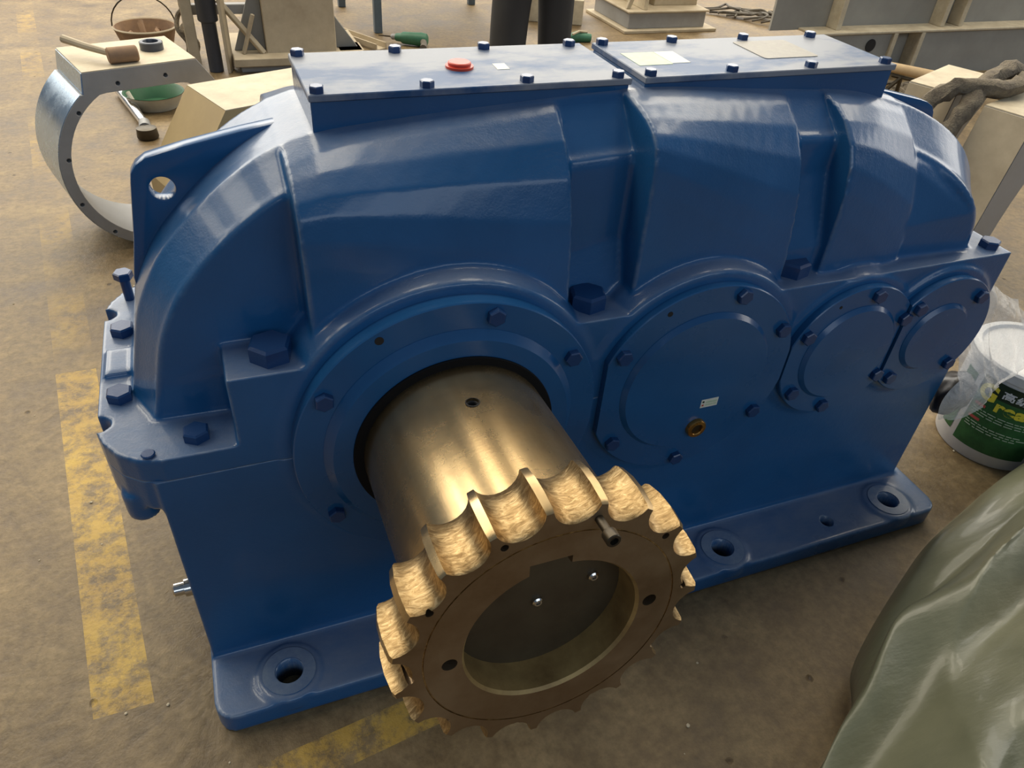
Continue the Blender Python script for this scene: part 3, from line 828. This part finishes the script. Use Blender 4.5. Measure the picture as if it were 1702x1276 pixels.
# rusty basket with a wire handle
BK = empty('scrap_basket', (-0.12, 4.95, 0)); tag(BK, 'rusty round basket with a thin wire handle', 'basket')
bm = bmesh.new(); lathe(bm, [(0.14, 0.0), (0.19, 0.16), (0.20, 0.16), (0.15, 0.0)], (0, 0, 0.0), 'z', 32, cap=False)
lathe(bm, [(0.0, 0.02), (0.15, 0.02)], (0, 0, 0.0), 'z', 32, cap=False)
finish('tub', bm, M['rust'], BK, 35)
bm = bmesh.new(); lathe(bm, [(0.192, 0.155), (0.200, 0.150), (0.205, 0.158), (0.198, 0.165), (0.192, 0.155)], (0, 0, 0.0), 'z', 32, cap=False)
finish('rim', bm, M['tansteel'], BK, 35)
bm = bmesh.new(); tube(bm, [(0.2 * math.cos(R(a)), 0.0, 0.16 + 0.19 * math.sin(R(a))) for a in range(0, 181, 12)], 0.005, 6)
finish('handle', bm, M['darksteel'], BK, 35)
bm = bmesh.new()
for k in range(7):
    a = random.uniform(0, 6.28)
    tube(bm, [(0.03 * math.cos(a), 0.03 * math.sin(a), 0.04), (0.11 * math.cos(a), 0.11 * math.sin(a), 0.09 + random.uniform(0, .08))], 0.016, 8)
sc_ = finish('scrap_pieces', bm, M['rust'], None, 35); sc_.location = (-0.12, 4.95, 0.0)
tag(sc_, 'rusty scrap pieces heaped in the round basket', 'scrap', kind='stuff')
bm = bmesh.new()
def wig(p0, p1, n, amp, seed, lift=0.0):
    rnd = random.Random(seed); out = []
    for i in range(n + 1):
        t = i / n
        p = Vector(p0).lerp(Vector(p1), t)
        s = math.sin(PI * t)
        out.append(p + Vector((rnd.uniform(-amp, amp) * s, rnd.uniform(-amp, amp) * s, lift * s + rnd.uniform(0, amp * 0.3) * s)))
    return crom(out, n * 5)
tube(bm, wig((0.13, 4.75, 0.02), (0.13, 4.85, 0.45), 6, 0.05, 3), 0.016, 8)
tube(bm, wig((0.18, 4.72, 0.02), (0.12, 4.9, 0.42), 6, 0.06, 5), 0.014, 8)
tag(finish('knotted_rope', bm, M['rope'], None, 40), 'grimy knotted rope hanging beside the rusty basket', 'rope')

# ------------------------------------------------------------------ fabricated machine stand at upper left
ST = empty('machine_stand', (0.6, 4.5, 0)); tag(ST, 'tan and grey welded machine stand with a broad square column, upper left', 'machine stand')
def part(name, m, root, fn, smooth=35, bev=0.004):
    bm = bmesh.new(); fn(bm)
    o = finish(name, bm, m, None, None)
    if bev: bevel(o, bev, 1)
    shade(o.data, smooth)
    return ws(o, root)
part('square_column', M['tansteel'], ST, lambda b: box(b, 0.62, 1.08, 4.42, 4.85, 0.09, 1.5))
part('base_plate', M['tansteel'], ST, lambda b: box(b, 0.40, 1.26, 4.30, 4.95, 0.05, 0.10))
part('base_beam', M['greysteel'], ST, lambda b: box(b, 0.44, 1.16, 4.36, 4.9, 0.0, 0.052))
part('gusset', M['grey'], ST, lambda b: prism(b, [(0.62, 0.10), (0.62, 0.62), (0.42, 0.10)], 4.50, 4.53, 'y'))
part('gusset', M['grey'], ST, lambda b: prism(b, [(1.08, 0.10), (1.08, 0.32), (1.24, 0.10)], 4.50, 4.53, 'y'))
part('brace', M['tansteel'], ST, lambda b: tube(b, [(0.36, 4.46, 0.42), (0.60, 4.42, 0.10)], 0.022, 4))
part('brace', M['tansteel'], ST, lambda b: tube(b, [(0.47, 4.42, 0.10), (0.56, 4.42, 0.34)], 0.016, 4))
part('side_upright', M['tansteel'], ST, lambda b: box(b, 0.13, 0.20, 4.45, 4.75, 0.0, 1.2))
part('round_post', M['darkblue'], ST, lambda b: lathe(b, [(0.045, 0.0), (0.045, 0.30), (0.062, 0.31), (0.062, 1.2)], (0.285, 4.42, 0), 'z', 24))
part('upright_angle', M['tansteel'], ST, lambda b: prism(b, [(0.35, 4.35), (0.372, 4.35), (0.40, 4.46), (0.375, 4.46)], 0.0, 1.2, 'z'))
part('cross_rail', M['greysteel'], ST, lambda b: box(b, 0.13, 0.62, 4.60, 4.66, 0.30, 0.36))
part('foot_block', M['tansteel'], ST, lambda b: box(b, 1.10, 1.27, 4.42, 4.62, 0.0, 0.10))
# channel lying on the floor
bm = bmesh.new()
for dz, w in ((0.0, 0.10),): box(bm, -0.34, 0.34, -0.05, 0.05, 0.0, 0.012)
box(bm, -0.34, 0.34, -0.05, -0.04, 0.0, 0.05); box(bm, -0.34, 0.34, 0.04, 0.05, 0.0, 0.05)
ch = finish('steel_channel', bm, M['tansteel'], None, 30); ch.location = (1.30, 5.05, 0.0); ch.rotation_euler = (0, 0, R(-62))
tag(ch, 'short steel channel lying on the floor beside the machine stand', 'channel')
# table
TB = empty('work_table', (1.6, 5.9, 0)); tag(TB, 'work table with square blue grey steel legs', 'table')
for x, y in ((1.545, 5.24), (1.42, 6.1), (2.6, 5.24), (2.6, 6.1)):
    part('leg', M['tabblue'], TB, lambda b: box(b, x - 0.03, x + 0.03, y - 0.03, y + 0.03, 0.0, 0.76))
part('table_top', M['greysteel'], TB, lambda b: box(b, 1.35, 2.7, 5.15, 6.2, 0.76, 0.80))
part('leg_brace', M['tabblue'], TB, lambda b: tube(b, [(1.50, 5.4, 0.30), (1.30, 5.9, 0.75)], 0.02, 4))
# power drill
DR = empty('power_drill', (1.72, 4.85, 0.0), (0, 0, R(-28))); tag(DR, 'dark green power drill lying on the floor by the table leg', 'power tool')
bm = bmesh.new(); lathe(bm, [(0.016, -0.14), (0.028, -0.12), (0.03, -0.09), (0.042, -0.07), (0.046, 0.03), (0.05, 0.07), (0.044, 0.11), (0.03, 0.12)], (0, 0, 0.05), 'x', 20); finish('body', bm, M['greentool'], DR, 40)
bm = bmesh.new(); lathe(bm, [(0.004, -0.26), (0.006, -0.15)], (0, 0, 0.05), 'x', 8); finish('drill_bit', bm, M['darksteel'], DR, 40)
bm = bmesh.new(); lathe(bm, [(0.012, -0.165), (0.02, -0.155), (0.022, -0.125)], (0, 0, 0.05), 'x', 14); finish('chuck', bm, M['greysteel'], DR, 40)
bm = bmesh.new(); tube(bm, [(0.08, 0, 0.05), (0.11, -0.08, 0.035), (0.12, -0.16, 0.03)], [0.026, 0.024, 0.028], 10); finish('grip', bm, M['cable'], DR, 40)

# ------------------------------------------------------------------ person (only the legs are in view)
PX, PY = 2.15, 3.60
PS = empty('person', (PX, PY, 0)); tag(PS, 'standing person in loose charcoal trousers, seen from the thighs down behind the machine', 'person')
def skin_body(name, verts, edges, m, root=0, sub=1):
    me = bpy.data.meshes.new(name)
    me.from_pydata([v[:3] for v in verts], edges, [])
    o = bpy.data.objects.new(name, me); COL.objects.link(o)
    o.modifiers.new('sk', 'SKIN'); sv = me.skin_vertices[0].data
    for i, v in enumerate(verts): sv[i].radius = (v[3], v[3] * (v[4] if len(v) > 4 else 1)); sv[i].use_root = (i == root)
    s = o.modifiers.new('ss', 'SUBSURF'); s.levels = sub; s.render_levels = sub
    bake(o); o.data.materials.clear(); o.data.materials.append(m)
    for p in o.data.polygons: p.use_smooth = True
    o.parent = PS
    return o
xl, xr = -0.135, 0.175
skin_body('figure', [(0.02, 0, 1.00, 0.16), (0.02, 0, 1.25, 0.15), (0.02, 0, 1.42, 0.14), (0.02, 0.0, 1.50, 0.06), (0.02, -0.01, 1.60, 0.08), (0.02, -0.01, 1.70, 0.085),
    (0.20, 0, 1.42, 0.06), (0.27, 0.0, 1.16, 0.045), (0.24, -0.14, 0.98, 0.036), (0.23, -0.2, 0.93, 0.03),
    (-0.16, 0, 1.42, 0.06), (-0.23, 0.0, 1.16, 0.045), (-0.20, -0.14, 0.98, 0.036), (-0.19, -0.2, 0.93, 0.03),
    (-0.09, 0, 0.88, 0.11), (xl, 0, 0.48, 0.07), (xl, 0, 0.1, 0.045), (0.13, 0, 0.88, 0.11), (xr, 0, 0.48, 0.07), (xr, 0, 0.1, 0.045),
    (xl, -0.12, 0.05, 0.035), (xr, -0.12, 0.05, 0.035)],
    [(0, 1), (1, 2), (2, 3), (3, 4), (4, 5), (2, 6), (6, 7), (7, 8), (8, 9), (2, 10), (10, 11), (11, 12), (12, 13), (0, 14), (14, 15), (15, 16), (0, 17), (17, 18), (18, 19), (16, 20), (19, 21)], M['skin'])
tr = skin_body('trousers', [(0.02, 0, 1.03, 0.185), (0.02, 0, 0.93, 0.175), (xl + 0.02, 0, 0.78, 0.135), (xl, 0, 0.50, 0.122), (xl - 0.005, 0, 0.28, 0.118), (xl - 0.01, 0, 0.07, 0.112),
    (xr - 0.02, 0, 0.78, 0.135), (xr, 0, 0.50, 0.118), (xr, 0, 0.28, 0.114), (xr + 0.01, 0, 0.07, 0.108)],
    [(0, 1), (1, 2), (2, 3), (3, 4), (4, 5), (1, 6), (6, 7), (7, 8), (8, 9)], M['cloth'], 0, 2)
bm = bmesh.new(); bm.from_mesh(tr.data)
for v in bm.verts:
    nz = mnoise.noise(Vector((v.co.x * 9, v.co.y * 9, v.co.z * 3)))
    v.co += v.normal * 0.010 * nz
bm.to_mesh(tr.data); bm.free()
skin_body('jacket', [(0.02, 0, 1.02, 0.19), (0.02, 0, 1.25, 0.18), (0.02, 0, 1.43, 0.15), (0.21, 0, 1.43, 0.08), (0.28, 0, 1.17, 0.062), (0.25, -0.12, 1.0, 0.05), (-0.17, 0, 1.43, 0.08), (-0.24, 0, 1.17, 0.062), (-0.21, -0.12, 1.0, 0.05)],
    [(0, 1), (1, 2), (2, 3), (3, 4), (4, 5), (2, 6), (6, 7), (7, 8)], M['tabblue'], 0, 2)
skin_body('hair', [(0.02, 0.02, 1.76, 0.085), (0.02, 0.03, 1.72, 0.085)], [(0, 1)], M['black'], 0, 2)
for x in (xl, xr):
    bm = bmesh.new()
    lathe(bm, [(0.02, -0.17), (0.045, -0.14), (0.052, -0.05), (0.045, 0.06), (0.03, 0.09)], (x, 0, 0.05), 'y', 16)
    sh = finish('shoe', bm, M['shoe'], PS, 40); sh.scale = (1, 1, 1)

# ------------------------------------------------------------------ things beyond the lids
bm = bmesh.new(); box(bm, -0.24, 0.24, -0.2, 0.2, 0.0, 0.20)
cbx = finish('carton', bm, M['cream'], None, None); cbx.location = (3.20, 5.55, 0.0); cbx.rotation_euler = (0, 0, R(-24)); bevel(cbx, 0.006, 1)
tag(cbx, 'cream coloured box on the floor right of the person', 'box')
GT = empty('hand_tool', (3.08, 4.78, 0.0)); tag(GT, 'small green plastic tool on the floor beside the charcoal trousers', 'tool')
bm = bmesh.new(); tube(bm, [(-0.10, 0, 0.03), (0.0, 0.03, 0.035), (0.11, 0.0, 0.03)], [0.03, 0.045, 0.03], 10); finish('body', bm, M['greentool'], GT, 40)
bm = bmesh.new(); tube(bm, [(-0.07, -0.03, 0.07), (0.0, 0.0, 0.085), (0.08, 0.02, 0.07)], 0.009, 8); finish('handle', bm, M['tansteel'], GT, 40)
# pedestal
PD = empty('pedestal', (4.05, 5.3, 0)); tag(PD, 'dusty tan pedestal of a machine with ribbed foot beyond the covers', 'machine stand')
part('foot_plate', M['tansteel'], PD, lambda b: box(b, 3.60, 4.52, 4.97, 5.75, 0.0, 0.025))
part('foot_box', M['greysteel'], PD, lambda b: box(b, 3.66, 4.42, 5.03, 5.7, 0.025, 0.15))
part('top_flange', M['tansteel'], PD, lambda b: box(b, 3.64, 4.44, 5.01, 5.72, 0.150, 0.166))
part('column', M['tansteel'], PD, lambda b: prism(b, [(3.98, 0.166), (4.42, 0.166), (4.34, 1.3), (4.12, 1.3)], 5.2, 5.6, 'y'))
part('rib', M['cream'], PD, lambda b: box(b, 3.80, 3.84, 5.05, 5.5, 0.166, 1.2))
part('rib', M['tansteel'], PD, lambda b: prism(b, [(3.66, 0.166), (3.70, 0.166), (3.82, 0.5), (3.80, 0.6)], 5.10, 5.13, 'y'))
part('back_web', M['grey'], PD, lambda b: box(b, 3.68, 4.1, 5.52, 5.56, 0.166, 1.2))
# cables and grinder
bm = bmesh.new()
for k in range(9):
    s = 20 + k
    p0 = (4.72 + 0.05 * k, 5.7 - 0.07 * k, 0.02); p1 = (5.3 + 0.03 * k, 5.35 - 0.02 * k, 0.02)
    tube(bm, wig(p0, p1, 5, 0.14, s, 0.02), 0.011, 6)
tag(finish('cable_tangle', bm, M['cable'], None, 40), 'tangle of dusty cables and hoses on the floor', 'cables', kind='stuff')
GR = empty('angle_grinder', (5.72, 5.20, 0.0)); tag(GR, 'green angle grinder lying at the end of the cables', 'power tool')
bm = bmesh.new(); lathe(bm, [(0.03, -0.14), (0.05, -0.10), (0.075, 0.0), (0.07, 0.12), (0.04, 0.16)], (0, 0, 0.07), 'x', 18); finish('body', bm, M['greentool'], GR, 40)
bm = bmesh.new(); lathe(bm, [(0.03, -0.26), (0.035, -0.13)], (0, 0, 0.06), 'x', 14); finish('grip', bm, M['cable'], GR, 40)

# ------------------------------------------------------------------ long plate girder at upper right
GD = empty('plate_girder', (5.6, 3.7, 0)); tag(GD, 'long grey welded plate girder with stiffeners and a round hole, upper right', 'girder')
part('lower_web', M['webgrey'], GD, lambda b: [box(b, 4.35, 5.13, 3.58, 3.60, 0.0, 0.322), box(b, 5.40, 9.0, 3.58, 3.60, 0.0, 0.322), box(b, 5.13, 5.40, 3.68, 3.70, 0.0, 0.322)], bev=0)
part('middle_flange', M['cream'], GD, lambda b: box(b, 4.35, 9.0, 3.555, 3.74, 0.320, 0.338))
part('upper_web', M['webgrey'], GD, lambda b: box(b, 4.10, 9.0, 3.74, 3.76, 0.320, 1.5), bev=0)
for x in (5.13, 5.40): part('stiffener', M['cream'], GD, lambda b: box(b, x - 0.02, x + 0.02, 3.555, 3.68, 0.0, 0.320))
for x in (4.62, 5.63, 5.82): part('stiffener', M['cream'], GD, lambda b: box(b, x - 0.022, x + 0.022, 3.62, 3.74, 0.338, 1.5))
bm = bmesh.new(); lathe(bm, [(0.045, -0.003), (0.045, 0.003)], (4.93, 3.577, 0.235), 'y', 28)  # dark disc on the web, painted as the shade of a hole
ws(finish('round_hole_shade', bm, M['dark'], None, 35), GD)

# pole, sling and saddles at the right
bm = bmesh.new(); tube(bm, [(4.44, 2.90, 0.30), (4.70, 2.52, 0.30)], [0.030, 0.036], 14)
pl_ = finish('wood_pole', bm, M['wood'], None, 40); tag(pl_, 'short round wooden pole laid across an iron trestle', 'pole')
TR = empty('trestle', (4.25, 2.45, 0)); tag(TR, 'dark iron trestle carrying the wooden pole', 'trestle')
for a, b_ in (((4.36, 2.92, 0.0), (4.50, 2.81, 0.25)), ((4.62, 2.90, 0.0), (4.50, 2.81, 0.25)), ((4.50, 2.50, 0.0), (4.64, 2.61, 0.25)), ((4.78, 2.58, 0.0), (4.64, 2.61, 0.25))):
    bm = bmesh.new(); tube(bm, [a, b_], 0.013, 6); ws(finish('leg', bm, M['darksteel'], None, 40), TR)
bm = bmesh.new(); tube(bm, [(4.47, 2.86, 0.252), (4.67, 2.56, 0.252)], 0.012, 6); ws(finish('cross_bar', bm, M['darksteel'], None, 40), TR)
bm = bmesh.new()
for k in range(10):
    tube(bm, wig((4.35 + 0.02 * k, 3.15 - 0.03 * k, 0.03), (5.25 - 0.03 * k, 2.80 + 0.02 * k, 0.03), 6, 0.11, 60 + k, 0.08), 0.013, 6)
tag(finish('sling_tangle', bm, M['rope'], None, 40), 'heap of grimy rope and wire behind the blue lug', 'rope', kind='stuff')

def saddle_block(loc, rz, label):
    root = empty('saddle_block', loc, (0, 0, rz)); tag(root, label, 'machine part')
    bm = bmesh.new()
    arc = [(0.62 + 0.50 * math.cos(R(a)), 0.0 + 0.62 * math.sin(R(a))) for a in range(180, 100, -8)]
    pts = [(0.0, 0.72), (-0.16, 0.0), (0.12, 0.0)] + arc[1:] + [(0.53, 0.66), (0.44, 0.72)]
    prism(bm, pts, -0.10, 0.10, 'y')
    finish('body', bm, M['greysteel'], root, 30)
    bm = bmesh.new(); prism(bm, [(0.002, -0.098), (0.438, -0.098), (0.438, 0.098), (0.002, 0.098)], 0.7205, 0.7245, 'z')
    finish('machined_top', bm, M['cream'], root, None)
    bm = bmesh.new(); prism(bm, [(-0.166, 0.0), (-0.161, 0.0), (-0.0012, 0.719), (-0.0062, 0.719)], -0.098, 0.098, 'y')
    finish('end_plate', bm, M['tansteel'], root, None)
    return root
saddle_block((3.04, 1.32, 0.0), R(24), 'grey saddle block with a bright flat top, the farther of two at right')
saddle_block((3.12, 1.00, 0.0), R(18), 'grey saddle block with a bright flat top, the nearer of two at the right edge')
bm = bmesh.new()
tube(bm, crom([(3.72, 1.50, 0.60), (3.45, 1.30, 0.78), (3.22, 1.22, 0.77), (3.05, 1.14, 0.70), (2.92, 1.10, 0.48), (2.85, 1.08, 0.15), (2.84, 1.05, 0.05)], 40), 0.036, 12)
tube(bm, crom([(3.75, 1.42, 0.58), (3.48, 1.25, 0.75), (3.25, 1.15, 0.76), (3.02, 1.22, 0.75), (2.90, 1.24, 0.60), (2.80, 1.22, 0.3), (2.78, 1.2, 0.05)], 40), 0.034, 12)
for v in bm.verts: v.co += Vector((mnoise.noise(v.co * 25), mnoise.noise(v.co * 25 + Vector((5, 0, 0))), mnoise.noise(v.co * 25 + Vector((0, 7, 0))))) * 0.02
tag(finish('lifting_sling', bm, M['rope'], None, 40), 'thick grimy lifting sling draped over the saddle blocks at right', 'sling')

# ------------------------------------------------------------------ grease pail
PC = (2.430, 0.078)
PL = empty('grease_pail', (PC[0], PC[1], 0)); tag(PL, 'white plastic grease pail with a green label behind the right end of the machine', 'pail')
RB, RT, PH = 0.158, 0.168, 0.345
bm = bmesh.new()
lathe(bm, [(0.0, 0.004), (0.148, 0.004), (RB - 0.004, 0.0), (RB, 0.006), (RT, PH), (RT - 0.004, PH), (RB - 0.005, 0.01)], (0, 0, 0), 'z', 72, cap=False)
finish('bucket', bm, M['white'], PL, 35)
bm = bmesh.new()
lathe(bm, [(RT - 0.003, PH - 0.03), (RT + 0.008, PH - 0.028), (RT + 0.010, PH), (RT + 0.004, PH + 0.006), (RT - 0.012, PH + 0.005), (RT - 0.02, PH - 0.004), (0.0, PH - 0.004)], (0, 0, 0), 'z', 72, cap=False)
finish('lid', bm, M['white'], PL, 35)
def rad(z): return RB + (RT - RB) * z / PH
def wrap(name, a0, a1, z0, z1, m, off=0.0012, seg=24, zf=None):
    bm = bmesh.new(); rows = []
    for k in range(2):
        row = []
        for i in range(seg + 1):
            t = i / seg; a = R(a0 + (a1 - a0) * t); z = (z0, z1)[k]; r = rad(z) + off
            row.append(bm.verts.new((r * math.cos(a), r * math.sin(a), z)))
        rows.append(row)
    for i in range(seg): bm.faces.new((rows[0][i], rows[0][i + 1], rows[1][i + 1], rows[1][i]))
    return finish(name, bm, m, PL, 60)
A0, A1 = -184, -106            # label span on the cylinder, degrees
lab = wrap('label', A0, A1, 0.045, 0.300, M['labelgreen'])
d_ = wrap('label_band', A0, A1, 0.245, 0.3005, M['labeldark'], 0.0016); d_.parent = lab
w_ = wrap('label', 150, 168, 0.06, 0.28, M['labelgreen'])
CJK = None
try:
    import os
    CJK = None
except Exception:
    pass
def text_on_pail(name, body, size, a_start, z, m, off, bold=0.0, sq=1.0):
    cu = bpy.data.curves.new(name, 'FONT'); cu.body = body; cu.size = size; cu.offset = bold; cu.extrude = 0.0004
    cu.space_character = 1.05
    t = bpy.data.objects.new(name, cu); COL.objects.link(t)
    me = evaluated(t, name); bpy.data.objects.remove(t)
    bm = bmesh.new(); bm.from_mesh(me); bpy.data.meshes.remove(me)
    bmesh.ops.subdivide_edges(bm, edges=[e for e in bm.edges if e.calc_length() > 0.012], cuts=2)
    for v in bm.verts:
        zz = z + v.co.y; r = rad(zz) + off + v.co.z
        a = R(a_start) + v.co.x * sq / rad(zz)
        v.co = (r * math.cos(a), r * math.sin(a), zz)
    me = bpy.data.meshes.new(name); bm.to_mesh(me); bm.free()
    o = link(name, me, m, PL); return o
ta = text_on_pail('lettering', 'G', 0.075, -182, 0.228, M['yellow'], 0.0026, 0.003); ta.parent = lab
tb = text_on_pail('lettering', 'rease', 0.055, -161, 0.205, M['yellow'], 0.0026, 0.0022, 1.15); tb.parent = lab
tc = text_on_pail('lettering', '高级润滑脂', 0.030, -160, 0.258, M['printwhite'], 0.0026, 0.0006, 1.25); tc.parent = lab
for a, z, w in ((-180, 0.196, 12), (-180, 0.145, 13)):
    r_ = wrap('heading', a, a + w, z, z + 0.010, M['redprint'], 0.0024, 6); r_.parent = lab
rnd = random.Random(4)
bm = bmesh.new()
for z in [0.184, 0.175, 0.166, 0.134, 0.125, 0.116]:
    a = A0 + 4
    while a < A1 - 20:
        w = rnd.uniform(3, 9); r = rad(z) + 0.0024
        vs = []
        for aa, zz in ((a, z), (a + w, z), (a + w, z + 0.0028), (a, z + 0.0028)):
            vs.append(bm.verts.new((r * math.cos(R(aa)), r * math.sin(R(aa)), zz)))
        bm.faces.new(vs); a += w + rnd.uniform(0.8, 2.5)
ln = finish('small_print', bm, M['stickergreen'], lab, None); ln['kind'] = 'stuff'

# bag and dark wrapped lump hanging by the pail
bm = bmesh.new()
bmesh.ops.create_uvsphere(bm, u_segments=28, v_segments=18, radius=1)
for v in bm.verts:
    c = v.co.copy()
    s = Vector((0.078, 0.050, 0.056)); n_ = mnoise.noise(c * 1.6)
    v.co = Vector((c.x * s.x, c.y * s.y, c.z * s.z * (1 - 0.35 * c.x))) * (1 + 0.18 * n_)
lump = finish('rubber_glove', bm, M['black'], None, 60); lump.location = (2.015, 0.01, 0.352); lump.rotation_euler = (0, R(-12), R(20))
tag(lump, 'dark crumpled rubber bundle wrapped in film between machine and pail', 'bundle')
rows = [
    [(1.955, 0.16, 0.64), (2.00, 0.15, 0.655), (2.08, 0.14, 0.64), (2.14, 0.14, 0.607), (2.229, 0.14, 0.553), (2.36, 0.14, 0.47)],
    [(1.95, 0.10, 0.57), (2.00, 0.09, 0.57), (2.056, 0.08, 0.56), (2.144, 0.08, 0.545), (2.24, 0.08, 0.49), (2.34, 0.08, 0.43)],
    [(1.945, 0.05, 0.52), (1.994, 0.04, 0.519), (2.081, 0.04, 0.502), (2.17, 0.04, 0.465), (2.244, 0.04, 0.429), (2.36, 0.07, 0.39)],
    [(1.935, -0.02, 0.47), (1.96, -0.02, 0.475), (2.00, -0.02, 0.467), (2.084, -0.01, 0.427), (2.18, 0.00, 0.395), (2.34, 0.03, 0.372)],
    [(1.875, -0.06, 0.398), (1.92, -0.065, 0.40), (1.97, -0.07, 0.40), (2.023, -0.07, 0.405), (2.12, -0.03, 0.375), (2.30, 0.02, 0.366)],
    [(1.90, -0.06, 0.33), (1.95, -0.07, 0.325), (2.0, -0.075, 0.34), (2.06, -0.06, 0.36), (2.15, -0.01, 0.362), (2.30, 0.03, 0.362)]]
def loft(rows, nu, nv, fold=0.0, fs=8, seed=0, aniso=(1, 1, 1)):
    A = [crom(r, nu) for r in rows]
    cols = [crom([A[i][j] for i in range(len(A))], nv) for j in range(nu)]
    bm = bmesh.new(); g = []
    for j in range(nu):
        col = []
        for k in range(nv):
            p = cols[j][k]
            q = Vector((p.x * aniso[0], p.y * aniso[1], p.z * aniso[2])) * fs + Vector((seed, 0, 0))
            n1 = 1 - abs(mnoise.noise(q)) * 2
            p = p + Vector((0.3, -0.5, 0.8)) * fold * (n1 ** 3 + 0.4 * mnoise.noise(q * 2.7))
            col.append(bm.verts.new(p))
        g.append(col)
    for j in range(nu - 1):
        for k in range(nv - 1): bm.faces.new((g[j][k], g[j + 1][k], g[j + 1][k + 1], g[j][k + 1]))
    return bm
bm = loft(rows, 50, 50, 0.016, 9, 3, (1, 1, 0.35))
fl = finish('plastic_film', bm, M['film'], None, 80)
tag(fl, 'clear crumpled plastic film draped from the machine over the pail lid', 'plastic film')
# orange roll beyond the film
bm = bmesh.new(); lathe(bm, [(0.0, 0.0), (0.09, 0.0), (0.10, 0.02), (0.10, 0.10), (0.07, 0.11), (0.0, 0.11)], (0, 0, 0), 'z', 28, cap=False)
oo = finish('orange_tub', bm, M['orange'], None, 40); oo.location = (3.03, 0.33, 0.0)
tag(oo, 'orange tub at the right edge behind the clear film', 'tub')

# ------------------------------------------------------------------ plastic sheet in the right foreground
TR_ROWS = [
    [(1.156, -0.639, 0.00), (1.319, -0.556, 0.00), (1.393, -0.472, 0.00), (1.519, -0.394, 0.00), (1.726, -0.289, 0.00), (1.880, -0.220, 0.00), (2.084, -0.155, 0.00), (2.300, -0.093, 0.00), (2.648, -0.027, 0.00)],
    [(1.105, -0.660, 0.10), (1.235, -0.595, 0.11), (1.333, -0.510, 0.11), (1.453, -0.437, 0.12), (1.642, -0.346, 0.12), (1.785, -0.281, 0.12), (1.951, -0.236, 0.12), (2.152, -0.167, 0.12), (2.500, -0.086, 0.12)],
    [(1.06, -0.69, 0.17), (1.17, -0.63, 0.17), (1.29, -0.55, 0.17), (1.42, -0.49, 0.17), (1.60, -0.43, 0.17), (1.80, -0.37, 0.17), (2.05, -0.29, 0.18), (2.3, -0.24, 0.18)],
    [(0.973, -0.716, 0.28), (1.078, -0.656, 0.28), (1.178, -0.610, 0.28), (1.351, -0.506, 0.28), (1.467, -0.486, 0.28), (1.587, -0.471, 0.28), (1.741, -0.432, 0.28), (1.996, -0.387, 0.28)],
    [(1.00, -0.765, 0.25), (1.10, -0.72, 0.24), (1.24, -0.66, 0.24), (1.43, -0.59, 0.25), (1.62, -0.56, 0.25), (1.90, -0.50, 0.25)],
    [(1.045, -0.80, 0.30), (1.159, -0.755, 0.29), (1.340, -0.69, 0.29), (1.528, -0.63, 0.30), (1.80, -0.57, 0.30)],
    [(1.055, -0.87, 0.36), (1.198, -0.82, 0.36), (1.324, -0.78, 0.36), (1.490, -0.73, 0.36), (1.75, -0.66, 0.36)],
    [(1.12, -0.98, 0.34), (1.35, -0.91, 0.34), (1.60, -0.84, 0.34)],
    [(1.20, -1.15, 0.30), (1.45, -1.10, 0.30), (1.70, -1.0, 0.30)],
    [(1.25, -1.35, 0.0), (1.50, -1.32, 0.0), (1.80, -1.2, 0.0)]]
bm = loft(TR_ROWS, 90, 130)
bm.verts.ensure_lookup_table()
NV = 130
for idx, v in enumerate(bm.verts):
    u, w = idx // NV / 90, idx % NV / NV
    q = Vector((u * 0.8, w * 5.5 + u * 1.0, 3.0))
    r1 = 1 - abs(mnoise.noise(q)) * 2.2
    q2 = Vector((u * 1.4 + 9, w * 12 - u * 2.0, 8.0))
    r2 = 1 - abs(mnoise.noise(q2)) * 2.2
    edge = min(1.0, w * 6)
    v.co += Vector((-0.25, -0.35, 0.9)) * edge * (0.030 * r1 + 0.010 * r2)
for v in bm.verts: v.co.z = max(v.co.z, 0.003)
tp = finish('plastic_sheet', bm, M['tarp'], None, 80)
tag(tp, 'large crumpled greenish plastic sheet covering something in the right foreground', 'sheet')

# ------------------------------------------------------------------ debris on the floor
rnd = random.Random(9)
bm = bmesh.new()
for k in range(170):
    x = rnd.uniform(-0.9, 3.2); y = rnd.uniform(-0.8, 4.5)
    if -0.05 < x < 2.0 and -0.2 < y < 0.82: continue
    s = rnd.uniform(0.002, 0.005)
    mtx = Matrix.Translation((x, y, s * 0.4)) @ Matrix.Rotation(rnd.uniform(0, 6), 4, 'Z') @ Matrix.Diagonal((s, s * rnd.uniform(.5, 1.2), s * 0.5, 1))
    bmesh.ops.create_icosphere(bm, subdivisions=1, radius=1, matrix=mtx)
tag(finish('grit', bm, M['cream'], None, None), 'scattered crumbs and chips of grit on the floor', 'grit', kind='stuff')
